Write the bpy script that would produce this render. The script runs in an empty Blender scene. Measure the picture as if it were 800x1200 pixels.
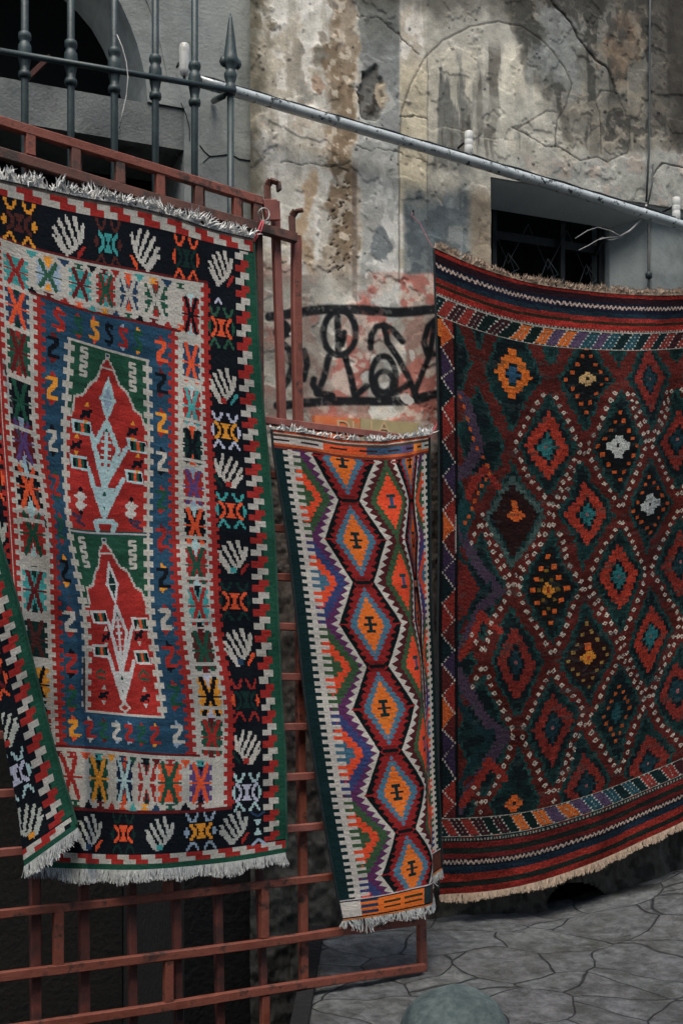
import bpy, math, random
import numpy as np
from mathutils import Vector
random.seed(7)
rng = np.random.default_rng(11)
S = bpy.context.scene
COL = S.collection

# ------------------------------------------------------------------ camera frame
F_PX, HOR, CX = 1400.0, 770.0, 400.0
A = math.radians(22.38)
CAM = np.array([0.0, 0.0, 1.5])
FW = np.array([math.sin(A), math.cos(A), 0.0])
RT = np.array([math.cos(A), -math.sin(A), 0.0])
UP = np.array([0.0, 0.0, 1.0])
WALL_N = np.array([0.0, 1.0, 0.0]); WALL_Y = 5.634
GN = (-1.0*RT + 1.5*FW); GN = GN/np.linalg.norm(GN); GATE_D = 4.309      # gate plane
GDIR = (1.5*RT + FW); GDIR = GDIR/np.linalg.norm(GDIR)

def ray(px, py):
    px = np.asarray(px, float); py = np.asarray(py, float)
    return FW + ((px-CX)/F_PX)[..., None]*RT + ((HOR-py)/F_PX)[..., None]*UP
def on_plane(px, py, n, d):
    """where the line of sight of a photo point meets a vertical plane (used to survey real positions)"""
    r = ray(px, py); return CAM + r*(np.asarray(d)/(r@n))[..., None]
def wallp(px, py, off=0.0): return on_plane(px, py, WALL_N, WALL_Y-np.asarray(off))
def gatep(px, py, off=0.0): return on_plane(px, py, GN, GATE_D-np.asarray(off))
def topix(P):
    Q = np.asarray(P)-CAM; d = Q@FW
    return CX+F_PX*(Q@RT)/d, HOR-F_PX*(Q[..., 2])/d

# ------------------------------------------------------------------ helpers
def lin(c):
    c = np.asarray(c, float)/255.0
    return np.where(c <= 0.04045, c/12.92, ((c+0.055)/1.055)**2.4)
def tag(o, label=None, cat=None, group=None, kind=None):
    if label: o['label'] = label
    if cat: o['category'] = cat
    if group: o['group'] = group
    if kind: o['kind'] = kind
    return o
def empty(name, loc, label, cat, group=None):
    o = bpy.data.objects.new(name, None); COL.objects.link(o); o.location = Vector(loc); o.empty_display_size = 0.1
    return tag(o, label, cat, group)
def link(name, me, mat, parent=None, smooth=True):
    o = bpy.data.objects.new(name, me); COL.objects.link(o)
    if mat: me.materials.append(mat)
    if smooth: me.polygons.foreach_set('use_smooth', np.ones(len(me.polygons), bool))
    if parent is not None:
        o.parent = parent; o.matrix_parent_inverse = parent_inv(parent)
    return o
def parent_inv(p):
    from mathutils import Matrix
    m = Matrix.Translation(p.location) if p.parent is None else Matrix.Identity(4)
    if p.parent is None: return m.inverted()
    # parent is itself a child whose geometry is in world coordinates
    return Matrix.Identity(4)
def mesh_from(V, Fc):
    me = bpy.data.meshes.new('m'); me.from_pydata([tuple(v) for v in V], [], Fc); me.update(); return me
class MB:
    def __init__(s): s.V = []; s.F = []
    def add(s, V, F):
        n = len(s.V); s.V += [tuple(v) for v in V]; s.F += [tuple(i+n for i in f) for f in F]
    def hexa(s, P):       # 8 points: 0-3 one face, 4-7 the opposite
        s.add(P, [(0,1,2,3),(7,6,5,4),(0,4,5,1),(1,5,6,2),(2,6,7,3),(3,7,4,0)])
    def bar(s, a, b, wa, wb, side=None, bevel=0.0025):
        """rectangular bar from a to b; wa along side axis, wb along the other"""
        a = np.array(a, float); b = np.array(b, float); d = b-a; L = np.linalg.norm(d); d /= L
        sd = np.array(side if side is not None else GN, float); sd = sd-d*(sd@d); sd /= np.linalg.norm(sd)
        t = np.cross(d, sd)
        hx, hy = wa/2, wb/2; c = min(bevel, hx*.5, hy*.5)
        prof = [(-hx+c,-hy),(hx-c,-hy),(hx,-hy+c),(hx,hy-c),(hx-c,hy),(-hx+c,hy),(-hx,hy-c),(-hx,-hy+c)]
        V = [p+sd*x+t*y for p in (a, b) for x, y in prof]
        Fc = [(i, (i+1) % 8, 8+(i+1) % 8, 8+i) for i in range(8)]+[tuple(range(7, -1, -1)), tuple(range(8, 16))]
        s.add(V, Fc)
    def tube(s, pts, r, n=8, cap=True):
        pts = [np.array(p, float) for p in pts]; m = len(pts)
        rs = r if hasattr(r, '__len__') else [r]*m
        V = []; up0 = np.array([0.31, 0.17, 0.93])
        prev = None
        for i, p in enumerate(pts):
            d = pts[min(i+1, m-1)]-pts[max(i-1, 0)]; L = np.linalg.norm(d); d = d/L if L > 0 else np.array([0, 0, 1.0])
            ref = prev if prev is not None else (up0 if abs(d@up0) < .95 else np.array([1., 0, 0]))
            x = ref-d*(ref@d); x /= np.linalg.norm(x); prev = x; y = np.cross(d, x)
            for k in range(n):
                a = 2*math.pi*k/n; V.append(p+(x*math.cos(a)+y*math.sin(a))*rs[i])
        Fc = [(i*n+k, i*n+(k+1) % n, (i+1)*n+(k+1) % n, (i+1)*n+k) for i in range(m-1) for k in range(n)]
        if cap: Fc += [tuple(range(n-1, -1, -1)), tuple(range((m-1)*n, m*n))]
        s.add(V, Fc)
    def lathe(s, base, prof, n=16, axis=(0, 0, 1)):
        s.tube([np.array(base)+np.array(axis)*h for h, _ in prof], [q for _, q in prof], n)
    def prism(s, poly, d):
        """poly of 3D points extruded by vector d"""
        n = len(poly); d = np.array(d)
        V = [np.array(p) for p in poly]+[np.array(p)+d for p in poly]
        s.add(V, [tuple(range(n)), tuple(range(2*n-1, n-1, -1))]+[(i, n+i, n+(i+1) % n, (i+1) % n) for i in range(n)])
    def build(s, name, mat, parent=None, smooth=False):
        me = mesh_from(s.V, s.F)
        import bmesh
        bm = bmesh.new(); bm.from_mesh(me); bmesh.ops.recalc_face_normals(bm, faces=bm.faces); bm.to_mesh(me); bm.free()
        return link(name, me, mat, parent, smooth)

# numpy noise -------------------------------------------------------
_L = rng.random((8, 512, 512))
def vnoise(x, y, k=0):
    xi = np.floor(x).astype(int); yi = np.floor(y).astype(int); fx = x-xi; fy = y-yi
    fx = fx*fx*(3-2*fx); fy = fy*fy*(3-2*fy); T = _L[k % 8]
    a = T[yi % 512, xi % 512]; b = T[yi % 512, (xi+1) % 512]; c = T[(yi+1) % 512, xi % 512]; d = T[(yi+1) % 512, (xi+1) % 512]
    return (a*(1-fx)+b*fx)*(1-fy)+(c*(1-fx)+d*fx)*fy
def fbm(x, y, o=5, k=0, g=0.5):
    s = 0; a = 1; t = 0
    for i in range(o):
        s = s+a*vnoise(x*2**i+17.3*i, y*2**i+9.1*i, k+i); t += a; a *= g
    return s/t
def sstep(a, b, x):
    t = np.clip((x-a)/(b-a), 0, 1); return t*t*(3-2*t)

# ------------------------------------------------------------------ materials
def new_mat(name):
    m = bpy.data.materials.new(name); m.use_nodes = True; nt = m.node_tree
    return m, nt, nt.nodes['Principled BSDF']
def nd(nt, t, **kw):
    n = nt.nodes.new(t)
    for k, v in kw.items(): setattr(n, k, v)
    return n
def noise_mat(name, c1, c2, scale=8, rough=0.8, bump=0.3, bscale=60, metal=0.0, c3=None, s3=2.0, t3=(.55, .65), dist=0.004):
    m, nt, b = new_mat(name); L = nt.links
    tc = nd(nt, 'ShaderNodeTexCoord')
    n1 = nd(nt, 'ShaderNodeTexNoise'); n1.inputs['Scale'].default_value = scale; n1.inputs['Detail'].default_value = 8; n1.inputs['Roughness'].default_value = .65
    L.new(tc.outputs['Object'], n1.inputs['Vector'])
    r = nd(nt, 'ShaderNodeValToRGB'); r.color_ramp.elements[0].position = .35; r.color_ramp.elements[1].position = .65
    r.color_ramp.elements[0].color = (*lin(c1), 1); r.color_ramp.elements[1].color = (*lin(c2), 1)
    L.new(n1.outputs['Fac'], r.inputs['Fac']); out = r.outputs['Color']
    if c3 is not None:
        n3 = nd(nt, 'ShaderNodeTexNoise'); n3.inputs['Scale'].default_value = s3; n3.inputs['Detail'].default_value = 9; n3.inputs['Roughness'].default_value = .7
        L.new(tc.outputs['Object'], n3.inputs['Vector'])
        mr = nd(nt, 'ShaderNodeMapRange'); mr.inputs['From Min'].default_value = t3[0]; mr.inputs['From Max'].default_value = t3[1]
        L.new(n3.outputs['Fac'], mr.inputs['Value'])
        mx = nd(nt, 'ShaderNodeMix', data_type='RGBA'); L.new(mr.outputs['Result'], mx.inputs['Factor'])
        L.new(out, mx.inputs['A']); mx.inputs['B'].default_value = (*lin(c3), 1); out = mx.outputs['Result']
    L.new(out, b.inputs['Base Color'])
    b.inputs['Roughness'].default_value = rough; b.inputs['Metallic'].default_value = metal
    n2 = nd(nt, 'ShaderNodeTexNoise'); n2.inputs['Scale'].default_value = bscale; n2.inputs['Detail'].default_value = 6
    L.new(tc.outputs['Object'], n2.inputs['Vector'])
    bp = nd(nt, 'ShaderNodeBump'); bp.inputs['Strength'].default_value = bump; bp.inputs['Distance'].default_value = dist
    L.new(n2.outputs['Fac'], bp.inputs['Height']); L.new(bp.outputs['Normal'], b.inputs['Normal'])
    return m
def attr_mat(name, rough=.95, bump=.4, bscale=90, dist=.004, var=.25, spec=.15, stretch=(1, 1, 1)):
    m, nt, b = new_mat(name); L = nt.links
    at = nd(nt, 'ShaderNodeAttribute', attribute_name='paint')
    tc = nd(nt, 'ShaderNodeTexCoord'); mp = nd(nt, 'ShaderNodeMapping'); mp.inputs['Scale'].default_value = stretch
    L.new(tc.outputs['Object'], mp.inputs['Vector'])
    n = nd(nt, 'ShaderNodeTexNoise'); n.inputs['Scale'].default_value = bscale; n.inputs['Detail'].default_value = 5; n.inputs['Roughness'].default_value = .7
    L.new(mp.outputs['Vector'], n.inputs['Vector'])
    mr = nd(nt, 'ShaderNodeMapRange'); mr.inputs['From Min'].default_value = .3; mr.inputs['From Max'].default_value = .7
    mr.inputs['To Min'].default_value = 1-var; mr.inputs['To Max'].default_value = 1+var
    L.new(n.outputs['Fac'], mr.inputs['Value'])
    mx = nd(nt, 'ShaderNodeVectorMath', operation='SCALE'); L.new(at.outputs['Color'], mx.inputs[0]); L.new(mr.outputs['Result'], mx.inputs['Scale'])
    L.new(mx.outputs['Vector'], b.inputs['Base Color']); b.inputs['Roughness'].default_value = rough
    b.inputs['Specular IOR Level'].default_value = spec
    bp = nd(nt, 'ShaderNodeBump'); bp.inputs['Strength'].default_value = bump; bp.inputs['Distance'].default_value = dist
    L.new(n.outputs['Fac'], bp.inputs['Height']); L.new(bp.outputs['Normal'], b.inputs['Normal'])
    return m

M_RED = noise_mat('red_oxide_paint', (120, 62, 46), (148, 84, 66), 14, .6, .5, 160, c3=(62, 42, 34), s3=14, t3=(.52, .62))
M_RED2 = noise_mat('weathered_red_paint', (94, 56, 45), (116, 74, 60), 10, .65, .5, 160, c3=(66, 52, 44), s3=11, t3=(.5, .6))
M_RUST_SHADED = noise_mat('shaded_rusty_paint', (84, 44, 38), (112, 60, 50), 10, .65, .4, 120, c3=(52, 36, 32), s3=7, t3=(.45, .65))  # rusty red darkened so the colour carries the rear bars' shade
M_REDPALE = noise_mat('faded_red_paint', (128, 72, 62), (154, 92, 80), 10, .6, .3, 120, c3=(110, 62, 54), s3=6, t3=(.56, .7))
M_IRON = noise_mat('grey_green_iron_paint', (40, 53, 54), (58, 73, 73), 12, .5, .3, 90, c3=(32, 38, 40), s3=14, t3=(.58, .68))
M_PIPE = noise_mat('galvanised_pipe_paint', (168, 176, 176), (204, 210, 208), 6, .3, .15, 90, metal=.15, c3=(54, 58, 58), s3=30, t3=(.56, .60))
M_WIRE = noise_mat('black_wire_rubber', (16, 20, 22), (30, 34, 36), 20, .6)
M_WHITE = noise_mat('white_porcelain', (190, 190, 182), (225, 224, 218), 15, .35, .05, c3=(120, 116, 106), s3=18, t3=(.62, .7))
M_WHITEWIRE = noise_mat('white_wire_plastic', (150, 148, 142), (190, 188, 182), 30, .5)
M_GREY = noise_mat('grey_plaster', (132, 138, 135), (160, 163, 158), 3, .93, .5, 70, c3=(98, 101, 98), s3=1.6, t3=(.48, .7), dist=.006)
M_BEAM = noise_mat('concrete_beam', (100, 105, 104), (128, 131, 128), 4, .93, .6, 80, c3=(66, 68, 66), s3=3, t3=(.5, .7), dist=.006)
M_DARK = noise_mat('dark_interior', (8, 10, 11), (13, 16, 17), 4, .95)  # near-black colour stands in for the unlit hollows
M_SHADE_STONE = noise_mat('shade_dark_stone', (9, 9, 9), (20, 19, 18), 5, .95, .6, 30, dist=.02)  # darkness of the room and pit put into the stone colour
M_SOFFIT = noise_mat('soffit_concrete', (182, 190, 188), (204, 208, 204), 3, .95, .4, 60)
M_JAMB = noise_mat('jamb_concrete', (138, 146, 144), (164, 170, 168), 3, .95, .5, 60, c3=(110, 116, 112), s3=2.5, t3=(.5, .66))
M_GRILLE = noise_mat('dark_grille', (17, 22, 23), (27, 32, 34), 20, .6)
M_FR_W = noise_mat('white_wool_fringe', (236, 235, 230), (246, 245, 240), 60, .95, .1)
M_FR_T = noise_mat('tan_wool_fringe', (176, 152, 130), (206, 184, 162), 40, .95, .1)
M_FR_B = noise_mat('grey_wool_fringe', (160, 162, 160), (196, 198, 194), 60, .95, .1)
M_CORD_G = noise_mat('green_wool_cord', (26, 66, 54), (36, 84, 68), 40, .95, .3, 200)
M_CORD_K = noise_mat('dark_wool_cord', (20, 28, 30), (34, 42, 44), 40, .95, .3, 200)
M_BACK = noise_mat('rug_back', (48, 40, 38), (66, 54, 50), 30, .97, .4, 150)
M_PINK = noise_mat('pink_string', (190, 70, 80), (214, 96, 104), 30, .8)
M_BOLL = noise_mat('bollard_concrete', (74, 86, 84), (106, 118, 112), 26, .9, 1.0, 90, c3=(48, 60, 60), s3=3.5, t3=(.44, .62), dist=.004)
M_KERB = noise_mat('dark_plinth', (40, 42, 40), (60, 60, 56), 4, .95, .7, 40, dist=.01)

RUGMAT = attr_mat('wool_weave', .96, .55, 260, .0022, .22, .08, (1, 1, 2.2))
RUGMAT_K = attr_mat('pile_weave', .96, .7, 190, .003, .35, .08, (1, 1, 2.0))

# ------------------------------------------------------------------ weaving: painter
class Loom:
    def __init__(s, U, V, base, k=1.0):
        s.U, s.V = U, V; s.nu, s.nv = int(U*k), int(V*k); s.k = k
        s.A = np.zeros((s.nv, s.nu, 3)); s.A[:] = base
        s.v, s.u = np.mgrid[0:s.nv, 0:s.nu]; s.u = (s.u+.5)/k; s.v = (s.v+.5)/k
    def win(s, u0, u1, v0, v1):
        k = s.k
        a = slice(max(0, int(v0*k)), max(0, min(s.nv, int(math.ceil(v1*k)))))
        b = slice(max(0, int(u0*k)), max(0, min(s.nu, int(math.ceil(u1*k)))))
        return a, b
    def rect(s, u0, v0, u1, v1, c):
        m = (s.u >= u0) & (s.u < u1) & (s.v >= v0) & (s.v < v1) if False else None
        k = s.k
        i0, i1 = max(0, round(v0*k)), max(0, min(s.nv, round(v1*k))); j0, j1 = max(0, round(u0*k)), max(0, min(s.nu, round(u1*k)))
        s.A[i0:i1, j0:j1] = c
    def poly(s, pts, c, q=None):
        us = [p[0] for p in pts]; vs = [p[1] for p in pts]
        a, b = s.win(min(us)-3, max(us)+3, min(vs)-3, max(vs)+3)
        U = s.u[a, b]; V = s.v[a, b]
        if q: U = (np.floor(U/q[0])+.5)*q[0]; V = (np.floor(V/q[1])+.5)*q[1]
        ins = np.zeros(U.shape, bool); n = len(pts)
        for i in range(n):
            x0, y0 = pts[i]; x1, y1 = pts[(i+1) % n]
            if y0 == y1: continue
            c1 = (y0 > V) != (y1 > V)
            ins ^= c1 & (U < (x1-x0)*(V-y0)/(y1-y0)+x0)
        s.A[a, b][ins] = c
    def line(s, pts, w, c, q=None):
        for (x0, y0), (x1, y1) in zip(pts[:-1], pts[1:]):
            a, b = s.win(min(x0, x1)-w-3, max(x0, x1)+w+3, min(y0, y1)-w-3, max(y0, y1)+w+3)
            U = s.u[a, b]; V = s.v[a, b]
            if q: U = (np.floor(U/q[0])+.5)*q[0]; V = (np.floor(V/q[1])+.5)*q[1]
            dx, dy = x1-x0, y1-y0; L = dx*dx+dy*dy+1e-9
            t = np.clip(((U-x0)*dx+(V-y0)*dy)/L, 0, 1)
            d = np.hypot(U-x0-t*dx, V-y0-t*dy); s.A[a, b][d < w/2] = c
    def diamond(s, cu, cv, a_, b_, c, q=None):
        s.poly([(cu, cv-b_), (cu+a_, cv), (cu, cv+b_), (cu-a_, cv)], c, q)
C = dict(k=(20, 25, 32), w=(190, 185, 174), g=(34, 84, 66), dg=(24, 52, 48), r=(164, 42, 37), dr=(104, 32, 34), o=(232, 84, 36),
         y=(236, 152, 30), b=(40, 68, 96), db=(28, 44, 70), t=(62, 160, 158), l=(176, 206, 206), p=(92, 68, 120), br=(84, 44, 40),
         lb=(150, 170, 190), lv=(196, 196, 214), gg=(50, 92, 70))

# ---------------- rug 1 : big bordered kilim
def weave_one():
    L = Loom(386, 782, C['k'], 1.0); W = C['w']
    def hand(cu, cv, c, accent, flip=1, right=1, tip=None):
        # four slanting fingers rising from a wrist, drawn as chains of small stitches
        q = (2, 2.5)
        B = ((-3, 19), (2, 14), (7, 9), (11, 3)); T = ((-16, -5), (-11, -13), (-4, -18), (5, -20))
        for (bx, by), (tx, ty) in zip(B, T):
            L.line([(cu+right*bx, cv+flip*by), (cu+right*tx, cv+flip*ty)], 4.1, c, (1.6, 2.6))
        L.line([(cu-right*3, cv+flip*20), (cu+right*6, cv+flip*11), (cu+right*12, cv+flip*2), (cu+right*15, cv-flip*13)], 4.1, c, (1.6, 2.6))
        L.line([(cu-right*16, cv+flip*4), (cu-right*5, cv+flip*20)], 3.8, c, (1.6, 2.6))
        if accent is not None: L.line([(cu+right*9, cv+flip*20), (cu+right*16, cv+flip*9)], 3.6, accent, q)
        if tip is not None: L.rect(cu-4, cv+flip*17-3, cu+3, cv+flip*17+4, tip)
    def xm(cu, cv, c1, c2, c3=None, horiz=False):
        # vees above and below, hourglass between two bracket shapes
        q = (2, 2); c3 = c3 or c1
        for sx in (-1, 1):
            for sy in (-1, 1):
                mx = cu+sx*9.5; ty = cv+sy*23; by = cv+sy*14
                if sy < 0: L.line([(mx-6, ty), (mx-2, by), (mx+2, by), (mx+6, ty)], 3, c1, q)
                else: L.line([(mx-6, ty), (mx-1, by), (mx+1, by), (mx+6, ty)], 3, c1, q)
            L.line([(cu+sx*12, cv-10), (cu+sx*7, cv-3), (cu+sx*7, cv+3), (cu+sx*12, cv+10)], 4, c2, q)
            L.poly([(cu+sx*19, cv), (cu+sx*15, cv-8), (cu+sx*13, cv), (cu+sx*15, cv+8)], c3, q)
        L.poly([(cu-6, cv-10), (cu+6, cv-10), (cu+1.5, cv), (cu+6, cv+10), (cu-6, cv+10), (cu-1.5, cv)], c2, q)
    def cell(cu, cv, bg, x, w=24, h=40, cut=None):
        if bg is not None:
            n = 7
            for i in range(n):
                ww = w/2-(2.6 if i % 2 else 0)
                L.rect(cu-ww, cv-h/2+i*h/n, cu+ww, cv-h/2+(i+1)*h/n, bg)
        for sx in (-1, 1):
            L.line([(cu+sx*7.5, cv-h/2), (cu+sx*1.2, cv), (cu+sx*7.5, cv+h/2)], 4.6, x, (1.5, 2))
        L.line([(cu-w/2, cv), (cu+w/2, cv)], 2, x)
        if cut is not None:
            L.poly([(cu-4, cv+h/2+4), (cu, cv+h/2-12), (cu+4, cv+h/2+4)], cut, (1.5, 2))
            L.poly([(cu-4, cv-h/2-4), (cu, cv-h/2+12), (cu+4, cv-h/2-4)], cut, (1.5, 2))
    def ess(cu, cv, c, tips, m=1, h=30):
        q = (1.6, 2)
        L.line([(cu-m*4, cv-h*.32), (cu+m*3, cv-h*.36), (cu+m*3, cv-h*.14), (cu-m*3, cv+h*.12), (cu-m*3, cv+h*.34), (cu+m*5, cv+h*.34)], 5, c, q)
        L.poly([(cu-1, cv-h*.62), (cu+m*4, cv-h*.42), (cu-m*2, cv-h*.42)], tips, q)
        L.poly([(cu-1, cv+h*.62), (cu+4, cv+h*.42), (cu-4, cv+h*.42)], tips, q)
    U, V = 386, 782
    # selvages and stepped edge borders
    L.rect(0, 0, 11, V, C['g']); L.rect(U-11, 0, U, V, C['g'])
    for side in (0, 1):
        def R(a, v0, b, v1, c):
            if side: L.rect(U-b, v0, U-a, v1, c)
            else: L.rect(a, v0, b, v1, c)
        v = 14; i = 0
        R(9, 12, 14, V-14, C['g'])
        while v < V-24:
            c = (W, C['r'])[i % 2]
            if i % 2: R(9, v, 20, v+8.5, c); R(14, v+7, 28, v+15.5, c); R(14, v+7, 25, v+15.5, c)
            else: R(9, v, 21, v+8, c); R(16, v+8, 28, v+15.5, c)
            R(5, v+8, 12, v+15, C['g']); v += 15.6; i += 1
    L.rect(0, 0, U, 14, C['dg'])
    def hsteps(v0, h):
        u = 4; i = 0
        L.rect(6, v0, U-8, v0+2*h, C['k'])
        while u < U-14:
            c = (W, C['r'])[i % 2]
            L.rect(u, v0, u+18, v0+h, c); L.rect(u+9, v0+h, u+27, v0+2*h, c); u += 17.5; i += 1
    L.rect(0, 0, U, 4, (96, 86, 80)); hsteps(4, 6.5); L.rect(0, 17, U, 19, C['k'])
    hsteps(V-19, 6); L.rect(0, V-21, U, V-19, C['k']); L.rect(0, V-7, U, V, C['g'])
    # big inner rectangle
    L.rect(68, 65, 318, 710, W)
    L.rect(66, 64, 320, 67, C['dr']); L.rect(66, 708, 320, 712, C['dr'])
    def teeth(u, v0, v1, wd, c, dirn, per=11.0, amp=4.0):
        v = v0; i = 0
        while v < v1:
            a = amp if i % 2 else 0
            if dirn > 0: L.rect(u, v, u+wd+a, min(v+per/2, v1), c)
            else: L.rect(u-wd-a, v, u, min(v+per/2, v1), c)
            v += per/2; i += 1
    teeth(317, 67, 708, 3.5, C['r'], -1); teeth(319, 67, 708, 0, C['r'], 1); L.rect(316, 67, 320, 708, C['r'])
    teeth(69, 67, 708, 3.5, C['r'], 1); teeth(68, 67, 708, 2, C['r'], -1)
    # blue field
    L.rect(113, 132, 273, 648, C['b'])
    nz = fbm(L.u/40, L.v/7, 4, 2); fld = (L.u > 113) & (L.u < 273) & (L.v > 132) & (L.v < 648)
    L.A[fld] = np.array(C['b'])*(0.72+0.55*nz[fld])[:, None]+np.array((0, 8, 4))
    teeth(113, 132, 648, 1, C['r'], -1); teeth(112, 132, 648, 4.5, C['r'], 1); teeth(273, 132, 648, 1, C['r'], 1); teeth(274, 132, 648, 4.5, C['r'], -1)
    L.rect(104, 129, 282, 132.6, C['dr']); L.rect(104, 647, 282, 650.5, C['dr'])
    # column cells
    k = C
    rc = [(108, k['r'], k['k'], k['l']), (165, k['b'], k['o'], None), (218, k['r'], k['t'], k['l']), (268, k['dg'], k['k'], k['o']), (321, k['r'], k['p'], k['lb']),
          (371, k['k'], k['o'], k['l']), (421, k['r'], k['g'], k['l']), (471, k['t'], k['r'], k['k']), (523, k['br'], k['g'], k['dr']), (575, k['y'], k['k'], k['lv']), (625, k['g'], k['r'], k['dr'])]
    for cv, bg, x, cut in rc: cell(296, cv, bg, x, 25, 42, cut)
    lc = [(108, k['t'], k['r'], None), (158, k['b'], k['o'], k['dg']), (208, k['g'], k['dr'], k['r']), (258, k['k'], k['g'], None), (300, k['dr'], k['p'], k['lb']), (350, k['k'], k['o'], k['l']),
          (400, k['r'], k['g'], k['l']), (460, k['t'], k['dr'], k['dg']), (515, k['dg'], k['br'], None), (570, k['y'], k['k'], None), (622, k['r'], k['k'], None)]
    for cv, bg, x, cut in lc: cell(91, cv, bg, x, 25, 42, cut)
    for vv in np.arange(132, 648, 50.5): L.rect(76, vv, 106, vv+4, W); L.rect(280, vv, 312, vv+4, W)
    # top white band
    tb = [(124, k['lb'], k['gg']), (157, k['t'], k['dr']), (189, k['r'], k['g']), (220, k['b'], W), (253, k['g'], W)]
    for i, (cu, bg, x) in enumerate(tb):
        cell(cu, 98, bg, x, 25, 38, (k['y'], None, k['t'], k['o'], k['r'])[i])
    bb = [(121, None, k['r']), (154, k['g'], k['y']), (190, k['db'], k['l']), (222, k['r'], W), (249, k['o'], k['g']), (283, k['p'], k['o']), (88, k['t'], k['dr'])]
    for i, (cu, bg, x) in enumerate(bb):
        cell(cu, 679, bg, x, 25, 40, (None, k['k'], k['o'], k['dg'], None, k['k'], None)[i])
    cs = [k['g'], k['r'], k['y'], k['k'], k['o'], k['b'], k['dr'], k['t']]
    for rowv, up in ((71, 1), (123, -1), (654, 1), (701, -1)):
        for j, cu in enumerate(np.arange(108, 296, 15.8)):
            c = cs[(j*3+int(rowv)) % 8]
            if j % 2: L.rect(cu-5, rowv, cu+5, rowv+2.4, c); L.rect(cu-2, rowv+1, cu+2, rowv+6, c); L.rect(cu-5, rowv+5, cu+5, rowv+7, c)
            else: L.poly([(cu-6, rowv if up > 0 else rowv+8), (cu+6, rowv if up > 0 else rowv+8), (cu, rowv+(9 if up > 0 else -1))], c, (1.5, 1.5))
    # esses in the blue
    seq = [(160, 'o', 'r'), (198, 'k', 'dr'), (246, 'y', 'r'), (294, 'w', 'k'), (342, 'g', 'r'), (390, 'r', 'dr'), (438, 'k', 'y'), (487, 'w', 'r'), (530, 'r', 'k'), (574, 'g', 'r'), (622, 'w', 'lb')]
    for cv, c, t in seq: ess(258, cv, k[c], k[t], 1)
    seq = [(190, 'k', 'dr'), (234, 'y', 'r'), (290, 'w', 'k'), (340, 'r', 'g'), (388, 'g', 'r'), (434, 'k', 'y'), (490, 'w', 'r'), (540, 'r', 'k'), (584, 'g', 'r')]
    for cv, c, t in seq: ess(127, cv, k[c], k[t], 1)
    for j, (c, t) in enumerate((('r', 'o'), ('g', 'r'), ('y', 'o'), ('k', 'db'), ('r', 'lb'), ('g', 'y'))): ess(134+j*19.5, 154, k[c], k[t], -1, 28)
    for j, (c, t) in enumerate((('y', 'o'), ('r', 'w'), ('g', 'dr'), ('w', 'lb'), ('r', 'lb'), ('g', 'r'), ('r', 'y'))): ess(128+j*17.5, 624, k[c], k[t], 1, 28)
    # central panel
    def panel(v0, v1, var):
        H = v1-v0; g0 = (L.u > 143) & (L.u < 243) & (L.v > v0) & (L.v < v1)
        L.A[g0] = np.array((38, 84, 64))*(0.75+0.45*nz[g0])[:, None]
        P = lambda a, b: (143+100*a, v0+H*b)
        outline = [(0, .40), (.09, .40), (.10, .30), (.20, .28), (.28, .21), (.35, .18), (.42, .08), (.47, .05), (.52, .08), (.63, .18), (.73, .21), (.82, .30), (.90, .32), (.95, .40), (1, .41), (1, 1), (0, 1)]
        outer = [(a+(-.018 if a < .46 else .018), b-.012) for a, b in outline]
        L.poly([P(*p) for p in outer], W, (1.5, 2)); L.poly([P(a, b) for a, b in outline], C['r'], (1.5, 2))
        rd = (np.abs(L.A-np.array(C['r'])).sum(-1) < 1) & g0
        L.A[rd] = np.array((168, 42, 36))*(0.78+0.45*nz[rd])[:, None]
        L.poly([P(.37, .105), P(.57, .105), P(.47, .03)], W, (1.5, 1.5)); L.poly([P(.39, .098), P(.55, .098), P(.47, .045)], C['r'], (1.5, 1.5))
        L.rect(*P(.44, .012), *P(.50, .04), W); L.rect(*P(.455, .018), *P(.485, .034), C['b'])
        for a0, a1, b0 in ((.14, .2, .02), (.78, .84, .03)):
            pts = [P(a0 if i % 2 else a1, b0+i*.026) for i in range(8)]
            stp = []
            for p0, p1 in zip(pts[:-1], pts[1:]): stp += [p0, (p1[0], p0[1])]
            L.line(stp, 3.2, W)
        l = C['l'] if var == 0 else (206, 204, 200); q = (1.2, 1.6)
        def ln(pts, w=5.4, c=l): L.line([P(*p) for p in pts], w, c, q)
        cx = .49
        L.poly([P(cx, .14), P(cx+.10, .27), P(cx, .40), P(cx-.10, .27)], l, q)
        L.poly([P(cx, .19), P(cx+.055, .27), P(cx, .35), P(cx-.055, .27)], C['lb'] if var == 0 else C['dg'], q)
        ln([(cx-.10, .27), (cx+.10, .27)], 2)
        ln([(cx, .39), (cx-.14, .54), (cx, .76)]); ln([(cx, .39), (cx+.14, .54), (cx, .76)])
        ln([(cx, .46), (cx, .68)], 5)
        for b in np.arange(.47, .68, .036): ln([(cx-.05, b), (cx+.05, b)], 2.4)
        L.poly([P(cx-.09, .68), P(cx+.09, .68), P(cx, .77)], l, q); L.poly([P(cx-.12, .76), P(cx+.12, .76), P(cx, .93)], l, q)
        for b in (.44, .72, .79, .87): L.poly([P(cx-.025, b+.012), P(cx+.025, b+.012), P(cx, b-.014)], C['g'], None)
        boxes = [(-1, .19, .45, .15), (1, .85, .50, .15), (-1, .17, .64, .14), (1, .82, .68, .13)]
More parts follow.
